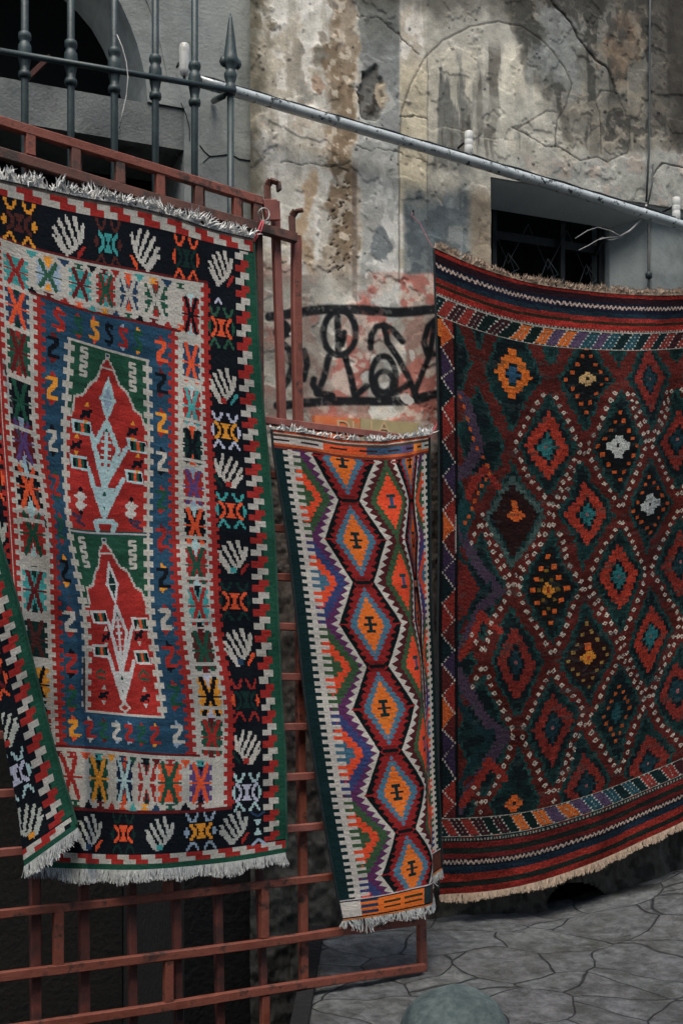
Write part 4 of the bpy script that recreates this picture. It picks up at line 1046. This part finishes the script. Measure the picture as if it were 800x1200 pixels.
# archivolt: slim raised band round the lunette
m = MB()
band = []
for (a, b) in arcp[:8]:
    p = wl(a+26+max(0, (60-b))*.10, b); q = wl(a+36+max(0, (60-b))*.1, b); band.append((p, q))
for (p0, q0), (p1, q1) in list(zip(band[:-1], band[1:]))[1:]:
    o = np.array([0, -.005, 0]); i_ = np.array([0, .01, 0])
    m.hexa([p0+i_, q0+i_, q0+o, p0+o, p1+i_, q1+i_, q1+o, p1+o])
m.build('arch_moulding', M_GREY, BLD)
m = MB(); m.hexa(box(-1.4, XA+.2, YL+T+.35, YL+T+.4, ZB0-.4, ZT)); m.build('lunette_back', M_DARK, BLD)
m = MB(); p, q = wl(36, 48), wl(78, 8); m.bar(p+np.array([0, .5, 0]), q+np.array([0, .5, 0]), .025, .025, (0, 1, 0)); m.build('lunette_brace', M_RUST_SHADED, BLD)
# dark room behind the gate
m = MB(); m.hexa(box(-1.6, XA-.01, YL+1.4, YL+1.5, -1.6, ZB0)); m.hexa(box(-1.6, -1.5, YL+.02, YL+1.4, -1.6, ZB0)); m.hexa(box(-1.6, XA+.2, YL+.5, YL+1.5, ZB0+.005, ZB0+.1)); m.hexa(box(XA+.003, XA+.1, YL+T+.002, YL+1.5, -1.6, ZB0)); m.build('dark_room', M_SHADE_STONE, BLD)
# side wings so that the front goes on past the picture
m = MB(); m.hexa(box(-4.5, -1.402, YL, YL+T, -.3, ZT)); m.hexa(box(-4.5, 6.2, YL+.02, YL+T+.4, ZT+.002, ZT+1.6)); m.build('upper_wall', M_GREY, BLD)
m = MB(); m.hexa(box(5.69, 9.5, WALL_Y, WALL_Y+.5, -.3, ZT)); m.hexa(box(X0, 9.5, WALL_Y-.0, WALL_Y+.5, 5.352, ZT+1.6)); m.build('side_wall', M_BEAM, BLD)
# crack across the grey pier: a thin gap line
m = MB()
def cr(pts, w=.0035):
    P = [wl(*p)+np.array([0, -.0008, 0]) for p in pts]; m.tube(P, w, 5)
cr([(234, 170), (240, 178), (246, 183), (258, 182), (270, 180), (280, 186), (293, 188)]); cr([(212, 120), (218, 134), (222, 150), (222, 165)], .0022); cr([(246, 183), (238, 190)], .002); cr([(206, 180), (214, 190)], .0018)
m.build('wall_crack', M_DARK, BLD)
# weathered plinth blocks
# ------------------------------------------------------------------ faded sign on the wall
sg = empty('wall_sign', wallp(430, 498), 'faded orange and khaki sign board with worn letters above the runner', 'sign')
a, b, c_, d_ = wallp(368, 487, .03), wallp(491, 487, .03), wallp(491, 522, .03), wallp(368, 522, .03)
zt, zb = float(a[2]), float(c_[2]); xa, xb = float(a[0]), float(b[0]); xm_ = float(wallp(421, 500, .03)[0]); xm2 = float(wallp(400, 500, .03)[0])
YS = WALL_Y-.03
M_SO = noise_mat('sign_orange', (206, 96, 46), (222, 128, 78), 12, .7, .2, 80, c3=(170, 140, 96), s3=7, t3=(.52, .62))
M_SK = noise_mat('sign_khaki', (158, 144, 104), (178, 164, 122), 9, .7, .2, 80, c3=(196, 110, 64), s3=9, t3=(.62, .68))
m = MB(); m.hexa(box(xa, xm_-.001, YS-.012, YS+.03, zb, zt)); m.build('orange_panel', M_SO, sg)
m = MB(); m.hexa(box(xm_+.001, xb, YS-.011, YS+.03, zb, zt+.004)); m.build('khaki_panel', M_SK, sg)
def text(s, x, z, size, mat, parent, sx=1.0):
    cu = bpy.data.curves.new('lettering', 'FONT'); cu.body = s; cu.size = size; cu.extrude = .0006
    o = bpy.data.objects.new('lettering', cu); COL.objects.link(o); cu.materials.append(mat)
    o.rotation_euler = (math.pi/2, 0, 0); o.location = (x, YS-.0145, z); o.scale = (sx, 1, 1)
    bpy.context.view_layer.update()
    me = bpy.data.meshes.new_from_object(o.evaluated_get(bpy.context.evaluated_depsgraph_get())); mo = bpy.data.objects.new('letters', me); COL.objects.link(mo)
    mo.matrix_world = o.matrix_world.copy(); bpy.data.objects.remove(o); o = mo; o.name = 'lettering'; o.parent = parent; o.matrix_parent_inverse = parent_inv(parent)
M_LT = noise_mat('worn_letters', (206, 160, 120), (190, 176, 140), 20, .8)
M_LK = noise_mat('dark_letters', (34, 32, 30), (70, 64, 54), 20, .8)
text('DI', float(wallp(393, 507, .04)[0]), float(wallp(393, 507, .04)[2]), .095, M_LT, sg, 1.15)
text('LA', float(wallp(432, 506, .04)[0]), float(wallp(432, 506, .04)[2]), .085, M_LT, sg, 1.2)
text('PLASCON', float(wallp(402, 520, .04)[0]), float(wallp(402, 520.5, .04)[2]), .055, M_LK, sg, 1.15)

# ------------------------------------------------------------------ the red barred gate
GT = empty('barred_gate', gatep(250, 1200), 'rusty red steel gate of square bars holding the two kilims', 'gate')
def gbar(name, p, q, w=.03, off=0.0, mat=M_RED, dep=.03):
    m = MB(); a = gatep(*p, off); b = gatep(*q, off); d = b-a; Ln = np.linalg.norm(d); k = max(2, int(Ln/.22)+1)
    if Ln < .35: m.bar(a, b, dep, w, GN); return m.build(name, mat, GT)
    d = d/Ln; sd = GN-d*(GN@d); sd /= np.linalg.norm(sd); t = np.cross(d, sd); hx, hy = dep/2, w/2; c = .0035
    prof = [(-hx+c,-hy),(hx-c,-hy),(hx,-hy+c),(hx,hy-c),(hx-c,hy),(-hx+c,hy),(-hx,hy-c),(-hx,-hy+c)]
    V = []; s0 = rng.random()*50
    for i in range(k):
        f = i/(k-1); e = math.sin(math.pi*f); w1 = (vnoise(np.array(s0+f*Ln*1.1), np.array(1.), 1)-.5)*.012*e; w2 = (vnoise(np.array(s0+f*Ln*1.3), np.array(5.), 2)-.5)*.012*e
        for x, y in prof: V.append(a+d*Ln*f+sd*(x*(1+.04*rng.standard_normal())+w1)+t*(y*(1+.03*rng.standard_normal())+w2))
    Fc = [(i*8+j, i*8+(j+1) % 8, (i+1)*8+(j+1) % 8, (i+1)*8+j) for i in range(k-1) for j in range(8)]+[tuple(range(7, -1, -1)), tuple(range((k-1)*8, k*8))]
    m.add(V, Fc); return m.build(name, mat, GT)
def gx(px_, py0, py1): return (px_, py0), (px_, py1)
# upright bars (rear layer)
for (xb_, xt, yt, w, mt) in ((-14, -20, 165, .034, M_RUST_SHADED), (42, 35, 150, .034, M_RUST_SHADED), (99, 89, 170, .034, M_RUST_SHADED), (156, 141, 186, .032, M_RUST_SHADED), (209, 188, 200, .034, M_RUST_SHADED), (258, 234, 214, .034, M_RUST_SHADED), (310, 279, 228, .03, M_RUST_SHADED), (356, 347, 276, .036, M_RED)):
    gbar('upright', (xt, yt), (xb_, 1204 if xb_ < 350 else 1183), w*(1.12 if xb_ < 120 else 1), -.034, mt)
gbar('upright', (322, 236), (330, 500), .034, -.034, M_REDPALE); gbar('upright', (302, 250), (309, 700), .03, -.034, M_RED2)
gbar('upright', (347, 282), (350, 520), .042, -.0332, M_REDPALE)
gbar('end_post', (488, 512), (495, 1163), .042, -.034, M_RED)
# top rails
gbar('rail', (-30, 133), (306, 236), .036, 0, M_RED, .03); gbar('rail', (-30, 171), (346, 279), .040, .0, M_RED2, .034)
for (x, y0) in ((35, 150), (88, 168), (140, 183), (187, 197), (232, 211), (277, 224), (300, 232)):
    gbar('stub', (x, y0+5), (x, y0+32), .036, -.003, M_RED if x % 2 else M_RED2, .03)
gbar('lock_plate', (309, 246), (325, 246), .085, .006, M_REDPALE, .02)
# middle rails, seen between the rugs
for y0, y1 in ((495, 505), (558, 562), (619, 621), (677, 678), (735, 736), (793, 793), (852, 848), (911, 903), (971, 958), (1033, 1018)):
    sl = -(y0-790)/2150.0
    ya = y0+sl*-360
    gbar('rail', (-30, y0+(-370)*sl if y0 > 790 else y0-370*sl), (490 if y0 < 1000 else 397, y0+(150*sl if y0 < 1000 else 57*sl)), .032, .0, M_REDPALE if y0 < 1000 else M_RED, .028)
# lower rails and brick-pattern stubs
LR = [((-30, 1074), (397, 1026)), ((-30, 1149), (496, 1079)), ((-30, 1213), (496, 1134)), ((-30, 1283), (496, 1190))]
for (p, q) in LR[1:3]: gbar('rail', p, q, .036, 0, M_RED, .03)
def ry(k, x): (x0, y0), (x1, y1) = LR[k]; return y0+(y1-y0)*(x-x0)/(x1-x0)
for k, xs_ in ((0, (68, 309)), (1, (197, 436)), (2, (68, 310))):
    for x in xs_:
        if k == 1 and x > 400: continue
        gbar('stub', (x, ry(k, x)+5), (x, min(ry(k+1, x), 1210)-5), .036, -.003, M_RED, .03)
gbar('stub', (197, 985), (197, 1046), .034, -.003, M_RED, .03)
# hooks on top
for (hx, hy0, hy1) in ((314, 214, 244), (343, 250, 284)):
    m = MB(); a = gatep(hx, hy1, -.01); b = gatep(hx-1, hy0+3, -.01); c1 = gatep(hx+3, hy0-3, 0); c2 = gatep(hx+12, hy0-4 if hx > 330 else hy0, .02); c3 = gatep(hx+13, hy0+(0 if hx > 330 else 9), .025)
    m.bar(a, b, .012, .03, GN); m.bar(b, c1, .012, .03, GN); m.bar(c1, c2, .03, .012, GN)
    if hx < 330: m.bar(c2, c3, .03, .012, GN)
    m.build('hook', M_RED2, GT)
# welds
# tie ring with pink string
tw = empty('tie_wire', gatep(308, 252), 'loop of white wire and pink string tying the kilim to the top rail', 'wire')
m = MB(); pts = [gatep(309+6.5*math.cos(t), 251+7.5*math.sin(t), .035+.01*math.sin(2*t)) for t in np.linspace(0, 6.9, 22)]+[gatep(316, 259, .03), gatep(312, 263, .03)]
m.tube(pts, .0028, 6); m.build('wire_loop', M_WHITEWIRE, tw, True)
m = MB(); m.tube([gatep(307, 258, .035), gatep(303, 268, .045), gatep(297, 282, .05)], .003, 6); m.tube([gatep(309, 258, .035), gatep(306, 270, .045), gatep(298, 283, .05)], .0024, 6); m.build('string', M_PINK, tw, True)
tw2 = empty('hanging_string', wallp(490, 260), 'frayed pink string tying the carpet corner to a wall nail', 'string')
m = MB(); m.tube([wallp(484, 246, .02), wallp(482, 252, .05), wallp(492, 262, .06), wallp(497, 272, .08), wallp(503, 284, .12), wallp(509, 292, .16)], .0025, 6); m.build('string', noise_mat('string_faded', (130, 80, 92), (160, 110, 116), 30, .8), tw2, True)
m = MB(); m.tube([wallp(484, 246, -.01), wallp(484, 247, .04)], .005, 8); m.build('nail', M_WIRE, tw2, True)
tw3 = empty('corner_string', gatep(502, 512), 'pink string rising from the top right corner of the runner', 'string')
m = MB(); m.tube([gatep(503, 512, .05), wallp(510, 500, .15), wallp(515, 490, .15)], .003, 6); m.build('string', M_PINK, tw3, True)

# ------------------------------------------------------------------ grey green iron fence
YF = WALL_Y-.30
def fp(px_, py_, o=0.0): return on_plane(px_, py_, WALL_N, YF-o)
FE = empty('iron_fence', fp(100, 420), 'grey green iron fence with collared bars and a spear finial behind the gate top', 'fence')
def rail_y(x): return 59+x*.168 if x < 140 else 82.5+(x-140)*.172
m = MB(); m.tube([fp(-30, 54, .022), fp(275, 106, .022)], .013, 10); m.build('rail', M_IRON, FE, True)
m = MB(); m.tube([fp(-30, 415), fp(275, 425)], .013, 10); m.build('rail', M_IRON, FE, True)
for i, x in enumerate((-24, 29, 83, 134, 182, 228, 270)):
    ybar = rail_y(x); last = (i == 6)
    b0 = fp(x, 425); zr = float(fp(x, ybar)[2]); x3, y3 = float(b0[0]), float(b0[1]); zt_ = zr-.02 if last else 5.3
    m = MB(); m.tube([(x3, y3, float(b0[2])), (x3, y3, zt_)], .0165, 12); o = m.build('bar', M_IRON, FE, True)
    m = MB()
    prof = [(-.105, .017), (-.10, .026), (-.088, .029), (-.075, .026), (-.07, .019), (-.05, .021), (-.02, .027), (.02, .030), (.04, .028), (.05, .022), (.06, .021), (.07, .028), (.082, .029), (.094, .026), (.10, .018)]
    if last: prof = [(-.03, .017), (-.02, .024), (.0, .03), (.02, .024), (.03, .02), (.05, .027), (.07, .031), (.085, .024), (.095, .02), (.115, .036), (.135, .040), (.155, .032), (.17, .030), (.25, .020), (.33, .009), (.36, .001)]
    m.lathe((x3, y3, zr), prof, 14); 
    m.build('finial' if last else 'collar', M_IRON, FE, True)
    if last: # side knobs of the finial
        for sx in (-1, 1):
            m = MB(); m.lathe((x3+sx*.034, y3, zr+.10), [(0, .002), (.01, .014), (.025, .02), (.04, .016), (.055, .004)], 10)
            m.build('finial_bud', M_IRON, FE, True)
m = MB(); m.tube([fp(262, 112), wallp(250, 118, -.05)], .014, 8); m.build('wall_bracket', M_IRON, FE, True)

# ------------------------------------------------------------------ pipe, insulators, cables
PIPE = empty('metal_pipe', wallp(500, 170, .1), 'long painted metal pipe sloping across the wall above the carpet', 'pipe')
PO = .12
pp = [wallp(226, 93, .22), wallp(275, 107, PO), wallp(400, 144, PO), wallp(550, 188, PO), wallp(680, 227, PO), wallp(800, 264, PO), wallp(900, 296, PO)]
m = MB(); m.tube(pp, .0265, 18); m.build('tube', M_PIPE, PIPE, True)
m = MB()
w = []
for i in range(60):
    t = i/59; x = 240+(860-240)*t
    y = np.interp(x, [226, 275, 400, 550, 680, 800, 900], [93, 107, 144, 188, 227, 264, 296]); y -= 7.4+1.1*math.sin(i*1.3)*random.random()
    w.append(wallp(x, y, PO+.012))
m.tube(w, .0055, 6); m.build('strapped_wire', M_WIRE, PIPE, True)
for (x, y, h_, lab) in ((216, 70, .155, 'white porcelain insulator on the wall beside the iron fence'), (549, 168, .125, 'white porcelain insulator standing on the middle of the pipe'), (792, 245, .13, 'white porcelain insulator at the right end of the pipe')):
    base = wallp(x, y, PO if x > 300 else .10); o = empty('insulator', base-np.array([0, 0, h_/2]), lab, 'insulator', 'insulators along the pipe')
    m = MB(); prof = [(-h_*.5, .008), (-h_*.46, .018), (-h_*.3, .024), (0, .026), (h_*.3, .026), (h_*.44, .024), (h_*.5, .018)]
    if x > 300: prof = [(-h_*.5, .018), (-h_*.46, .023), (-h_*.12, .023), (-h_*.09, .0215), (-h_*.06, .023), (h_*.12, .023), (h_*.15, .0215), (h_*.18, .023), (h_*.46, .023), (h_*.5, .02)]
    m.lathe(base, prof, 16); m.build('body', M_WHITE, o, True)
    m = MB(); m.tube([base+np.array([0, 0, h_*.2]), base+np.array([.0, .14, h_*.2])], .006, 8); m.build('pin', M_WIRE, o, True)
    m = MB(); m.tube([base-np.array([0, 0, h_*.45]), base-np.array([0, 0, h_*.75])], .007, 8); m.build('stem', M_WIRE, o, True)
CB = empty('hanging_cable', wallp(760, 0, .03), 'dark cable running down the wall behind the right part of the pipe', 'cable')
m = MB(); m.tube([wallp(762, -60, .03), wallp(761, 40, .025), wallp(761, 120, .03), wallp(760, 180, .03), wallp(757, 236, .05)], .0065, 8); m.tube([wallp(765, 192, .03), wallp(764, 215, .03), wallp(759, 238, .05)], .005, 8); m.build('cable', noise_mat('cable_grey', (50, 58, 58), (74, 80, 78), 20, .6), CB, True)
LW = empty('loose_wire', wallp(740, 270, .05), 'frayed pale wires dangling from the cable under the pipe', 'wire')
m = MB()
m.tube([wallp(757, 240, .06), wallp(750, 258, .1), wallp(738, 270, .1), wallp(726, 277, .08)], .006, 8)
m.tube([wallp(728, 277, .08), wallp(715, 270, .08), wallp(700, 266, .05), wallp(688, 270, .05), wallp(674, 279, .05)], .003, 6)
m.tube([wallp(728, 277, .08), wallp(712, 278, .06), wallp(700, 281, .05), wallp(690, 287, .05), wallp(678, 293, .05)], .003, 6)
m.tube([wallp(730, 277, .08), wallp(716, 281, .06), wallp(706, 278, .05), wallp(696, 283, .04)], .0026, 6)
m.build('wire', M_WHITEWIRE, LW, True)
CD = empty('conduit', wallp(760, 300, -.04), 'thin dark conduit with a clip on the window jamb', 'conduit')
yc = -.055
m = MB(); m.tube([wallp(760, 262, yc), wallp(760, 420, yc)], .009, 8); m.build('tube', noise_mat('conduit_dark', (36, 42, 42), (60, 64, 62), 20, .6), CD, True)
m = MB(); c0 = wallp(760, 323, yc); m.lathe(c0-np.array([0, 0, .02]), [(0, .009), (.008, .019), (.03, .021), (.045, .010)], 12); m.build('clip', M_IRON, CD, True)
WW = empty('white_wire', fp(150, 80, .04), 'thin white wire hanging loose on the third fence bar', 'wire')
m = MB(); m.tube([fp(137, 40, .03), fp(143, 54, .04), fp(148, 72, .045), fp(150, 90, .045), fp(148, 112, .04), fp(144, 130, .04), fp(140, 150, .03)], .0028, 6); m.build('wire', M_WHITEWIRE, WW, True)

# ------------------------------------------------------------------ ground
def ground_z(x, y):
    # street level: flat near the camera, rising gently towards the wall and to the right
    t = sstep(3.9, WALL_Y, y)
    zw = np.interp(x, [1.0, 2.9, 3.45, 3.85, 4.4, 6, 9], [.10, .123, .10, .155, .27, .50, .9])
    return t*zw
def rgn(name, xs, ys, keepf, mat, dz=0):
    Xg, Yg = np.meshgrid(xs, ys); Z = ground_z(Xg, Yg)+dz+(fbm(Xg*2.2, Yg*2.2, 4, 2)-.5)*.045+(fbm(Xg*8, Yg*8, 4, 4)-.5)*.022
    P = np.stack([Xg, Yg, Z], -1); nv, nu = Xg.shape; idx = np.arange(nv*nu).reshape(nv, nu)
    q = np.stack([idx[:-1, :-1], idx[:-1, 1:], idx[1:, 1:], idx[1:, :-1]], -1)
    cxm = .25*(Xg[:-1, :-1]+Xg[1:, :-1]+Xg[:-1, 1:]+Xg[1:, 1:]); cym = .25*(Yg[:-1, :-1]+Yg[1:, :-1]+Yg[:-1, 1:]+Yg[1:, 1:])
    q = q[keepf(cxm, cym)]
    me = bpy.data.meshes.new(name)
    me.vertices.add(nv*nu); me.vertices.foreach_set('co', P.reshape(-1).astype(np.float32))
    me.loops.add(q.size); me.loops.foreach_set('vertex_index', q.reshape(-1).astype(np.int32))
    me.polygons.add(len(q)); me.polygons.foreach_set('loop_start', np.arange(0, q.size, 4, dtype=np.int32)); me.polygons.foreach_set('loop_total', np.full(len(q), 4, np.int32))
    me.update(calc_edges=True)
    return me
gm, nt, bs = new_mat('flagstones'); Lk = nt.links
tc = nd(nt, 'ShaderNodeTexCoord'); mp = nd(nt, 'ShaderNodeMapping'); mp.inputs['Scale'].default_value = (1.0, 1.35, 0); mp.inputs['Rotation'].default_value = (0, 0, .35)
Lk.new(tc.outputs['Object'], mp.inputs['Vector'])
nz_ = nd(nt, 'ShaderNodeTexNoise'); nz_.inputs['Scale'].default_value = 1.4; nz_.inputs['Detail'].default_value = 1.5; Lk.new(mp.outputs['Vector'], nz_.inputs['Vector'])
vm = nd(nt, 'ShaderNodeVectorMath', operation='MULTIPLY_ADD'); vm.inputs[1].default_value = (.5, .5, 0); Lk.new(nz_.outputs['Color'], vm.inputs[0]); Lk.new(mp.outputs['Vector'], vm.inputs[2])
vo = nd(nt, 'ShaderNodeTexVoronoi', feature='DISTANCE_TO_EDGE'); vo.inputs['Scale'].default_value = 2.5; Lk.new(vm.outputs['Vector'], vo.inputs['Vector'])
vc_ = nd(nt, 'ShaderNodeTexVoronoi', feature='F1'); vc_.inputs['Scale'].default_value = 2.5; Lk.new(vm.outputs['Vector'], vc_.inputs['Vector'])
jr = nd(nt, 'ShaderNodeMapRange'); jr.inputs['From Min'].default_value = .0; jr.inputs['From Max'].default_value = .016; jr.inputs['To Min'].default_value = .0; Lk.new(vo.outputs['Distance'], jr.inputs['Value'])
nf = nd(nt, 'ShaderNodeTexNoise'); nf.inputs['Scale'].default_value = 16; nf.inputs['Detail'].default_value = 9; nf.inputs['Roughness'].default_value = .72; Lk.new(tc.outputs['Object'], nf.inputs['Vector'])
rp = nd(nt, 'ShaderNodeValToRGB'); rp.color_ramp.elements[0].position = .32; rp.color_ramp.elements[0].color = (*lin((56, 66, 64)), 1); rp.color_ramp.elements[1].position = .7; rp.color_ramp.elements[1].color = (*lin((132, 140, 134)), 1)
Lk.new(nf.outputs['Fac'], rp.inputs['Fac'])
hs = nd(nt, 'ShaderNodeMix', data_type='RGBA', blend_type='MULTIPLY'); hs.inputs['Factor'].default_value = .3; Lk.new(rp.outputs['Color'], hs.inputs['A']); Lk.new(vc_.outputs['Color'], hs.inputs['B'])
bw_ = nd(nt, 'ShaderNodeHueSaturation'); bw_.inputs['Saturation'].default_value = .15; Lk.new(hs.outputs['Result'], bw_.inputs['Color'])
jm = nd(nt, 'ShaderNodeMix', data_type='RGBA'); jm.inputs['A'].default_value = (*lin((30, 32, 32)), 1); Lk.new(jr.outputs['Result'], jm.inputs['Factor']); Lk.new(bw_.outputs['Color'], jm.inputs['B'])
dn = nd(nt, 'ShaderNodeTexNoise'); dn.inputs['Scale'].default_value = 4.5; dn.inputs['Detail'].default_value = 10; dn.inputs['Roughness'].default_value = .75; Lk.new(tc.outputs['Object'], dn.inputs['Vector'])
dm = nd(nt, 'ShaderNodeMapRange'); dm.inputs['From Min'].default_value = .47; dm.inputs['From Max'].default_value = .62; dm.inputs['To Max'].default_value = .75; Lk.new(dn.outputs['Fac'], dm.inputs['Value'])
dx = nd(nt, 'ShaderNodeMix', data_type='RGBA'); dx.inputs['B'].default_value = (*lin((56, 56, 50)), 1); Lk.new(dm.outputs['Result'], dx.inputs['Factor']); Lk.new(jm.outputs['Result'], dx.inputs['A'])
vg_ = nd(nt, 'ShaderNodeTexVoronoi'); vg_.inputs['Scale'].default_value = 70; Lk.new(tc.outputs['Object'], vg_.inputs['Vector'])
gm_ = nd(nt, 'ShaderNodeMapRange'); gm_.inputs['From Min'].default_value = .16; gm_.inputs['From Max'].default_value = .10; gm_.inputs['To Max'].default_value = .5; Lk.new(vg_.outputs['Distance'], gm_.inputs['Value'])
gx_ = nd(nt, 'ShaderNodeMix', data_type='RGBA'); gx_.inputs['B'].default_value = (*lin((150, 150, 142)), 1); Lk.new(gm_.outputs['Result'], gx_.inputs['Factor']); Lk.new(dx.outputs['Result'], gx_.inputs['A'])
Lk.new(gx_.outputs['Result'], bs.inputs['Base Color']); bs.inputs['Roughness'].default_value = .72
nb = nd(nt, 'ShaderNodeTexNoise'); nb.inputs['Scale'].default_value = 7; nb.inputs['Detail'].default_value = 10; nb.inputs['Roughness'].default_value = .68; nb.inputs['Distortion'].default_value = 1.2; Lk.new(tc.outputs['Object'], nb.inputs['Vector'])
ad = nd(nt, 'ShaderNodeMath', operation='MULTIPLY_ADD'); ad.inputs[1].default_value = .6; Lk.new(jr.outputs['Result'], ad.inputs[0]); Lk.new(nb.outputs['Fac'], ad.inputs[2])
bp = nd(nt, 'ShaderNodeBump'); bp.inputs['Strength'].default_value = .8; bp.inputs['Distance'].default_value = .06; Lk.new(ad.outputs['Value'], bp.inputs['Height']); Lk.new(bp.outputs['Normal'], bs.inputs['Normal'])
# pit edge: behind the gate and left of the second last upright
pe = gatep(350, 1184, .34); pw = wallp(372, 1085); pe = pe+(pe-pw)/np.linalg.norm(pe-pw)*np.array([.7, .7, 0])
def keep(x, y):
    # signed side of gate plane and of the pit's right edge
    behind = (x*GN[0]+y*GN[1]) > GATE_D-.02
    edge = (x-pe[0])*(pw[1]-pe[1])-(y-pe[1])*(pw[0]-pe[0]) < 0
    behind = (x*GN[0]+y*GN[1]) > GATE_D-1.0
    return ~(behind & edge & (y > 2.6)) & (y < WALL_Y+.12)
me = rgn('ground', np.r_[np.arange(-3, 0, .1), np.arange(0, 5.2, .013), np.arange(5.2, 9.6, .05)], np.r_[np.arange(.2, 2.6, .05), np.arange(2.6, WALL_Y+.15, .013)], keep, gm)
g = link('street_paving', me, gm); tag(g, kind='structure')
me = rgn('far', np.linspace(-300, 300, 40), np.linspace(-300, .2, 30), lambda x, y: np.ones(x.shape, bool), gm, 0)
g2 = link('ground', me, gm); tag(g2, kind='structure')
m = MB(); m.hexa(box(-4, pw[0]+.4, 3.2, YL+1.5, -1.7, -1.6)); g3 = m.build('pit_floor', M_SHADE_STONE); tag(g3, kind='structure')
# retaining sides of the basement entry
m = MB(); ez = np.array([0, 0, 1.0])
def side(a, b, th):
    a = np.array([a[0], a[1], 0]); b = np.array([b[0], b[1], 0]); d = b-a; nrm = np.cross(d, ez); nrm = nrm/np.linalg.norm(nrm)*th
    m.hexa([a-ez*1.7, b-ez*1.7, b-ez*1.7+nrm, a-ez*1.7+nrm, a+ez*.03, b+ez*.03+ez*.11, b+nrm+ez*.03+ez*.11, a+nrm+ez*.03])
nk = np.cross(np.r_[(pw-pe)[:2], 0], ez); nk = nk/np.linalg.norm(nk)*.035; side(pe-nk, pw-nk, .07); tag(m.build('pit_wall', M_SHADE_STONE), kind='structure')

# ------------------------------------------------------------------ bollard in the near street
zb_ = 0.0
Dm = 3.55; bc = CAM+Dm*(FW+((532-CX)/F_PX)*RT); R_ = 65/F_PX*Dm; zc = 1.5+Dm*(HOR-1156)/F_PX-R_*.92
BO = empty('bollard', (bc[0], bc[1], 0), 'rounded mossy stone bollard standing in front of the gate post', 'bollard')
prof = [(0, R_*.98), (max(zc, .2)*.5, R_*1.0)]
for i in range(0, 19):
    t = math.pi/2*i/18; prof.append((zc+R_*.92*math.sin(t)*1.0, max(R_*math.cos(t), .001)))
m = MB(); m.lathe((bc[0], bc[1], 0), prof, 64)
V = np.array(m.V); nn = fbm(V[:, 0]*9+V[:, 2]*5, V[:, 1]*9+V[:, 2]*4, 4, 1)-.5; rr = V-np.array([bc[0], bc[1], zc]); rr /= np.linalg.norm(rr, axis=1)[:, None]+1e-9
m.V = [tuple(v) for v in V+rr*nn[:, None]*.018]
m.build('body', M_BOLL, BO, True)

# ------------------------------------------------------------------ added unseen front across the street, blocks low sky light
OB = empty('added_sky_blocker', (0, -3.6, 0), 'unseen plain building front across the street, added to block low sky light', 'building')
m = MB(); m.hexa(box(-9, 11, -4.2, -3.6, -.3, 13.0)); m.build('blocker_wall', M_BEAM, OB)
for i in range(5):
    x = -7+i*3.6
    for z in (1.2, 4.4, 7.6): m = MB(); m.hexa(box(x, x+1.1, -3.62, -3.57, z, z+1.7)); m.build('window', M_DARK, OB)

# ------------------------------------------------------------------ light
w = bpy.data.worlds.new('World'); S.world = w; w.use_nodes = True; wn = w.node_tree
sky = wn.nodes.new('ShaderNodeTexSky'); sky.sky_type = 'NISHITA'; sky.sun_disc = False
EL, AZ = math.radians(62), math.radians(205)      # high, behind and left of the camera
sky.sun_elevation = EL; sky.sun_rotation = AZ; sky.air_density = 1.0; sky.dust_density = 3.0; sky.ozone_density = 0.3
bg = wn.nodes['Background']; bg.inputs['Strength'].default_value = .12; wn.links.new(sky.outputs['Color'], bg.inputs['Color'])
sd = bpy.data.lights.new('sun', 'SUN'); sd.energy = 1.2; sd.angle = math.radians(35); sd.color = (1.0, .99, .92)
so = bpy.data.objects.new('sun', sd); COL.objects.link(so)
dirv = Vector((math.sin(AZ)*math.cos(EL), math.cos(AZ)*math.cos(EL), math.sin(EL)))
so.rotation_euler = dirv.to_track_quat('Z', 'Y').to_euler(); so.location = (0, 0, 8)

cam = bpy.data.cameras.new('camera'); co = bpy.data.objects.new('camera', cam); COL.objects.link(co)
co.location = Vector(CAM); co.rotation_euler = (math.pi/2, 0, -A)
cam.sensor_fit = 'HORIZONTAL'; cam.sensor_width = 24; cam.lens = 24*F_PX/800; cam.shift_y = (HOR-600)/800; cam.clip_end = 1000; cam.clip_start = .05
S.camera = co
S.view_settings.view_transform = 'Standard'; S.view_settings.look = 'None'; S.view_settings.exposure = 1.0; S.view_settings.gamma = 1
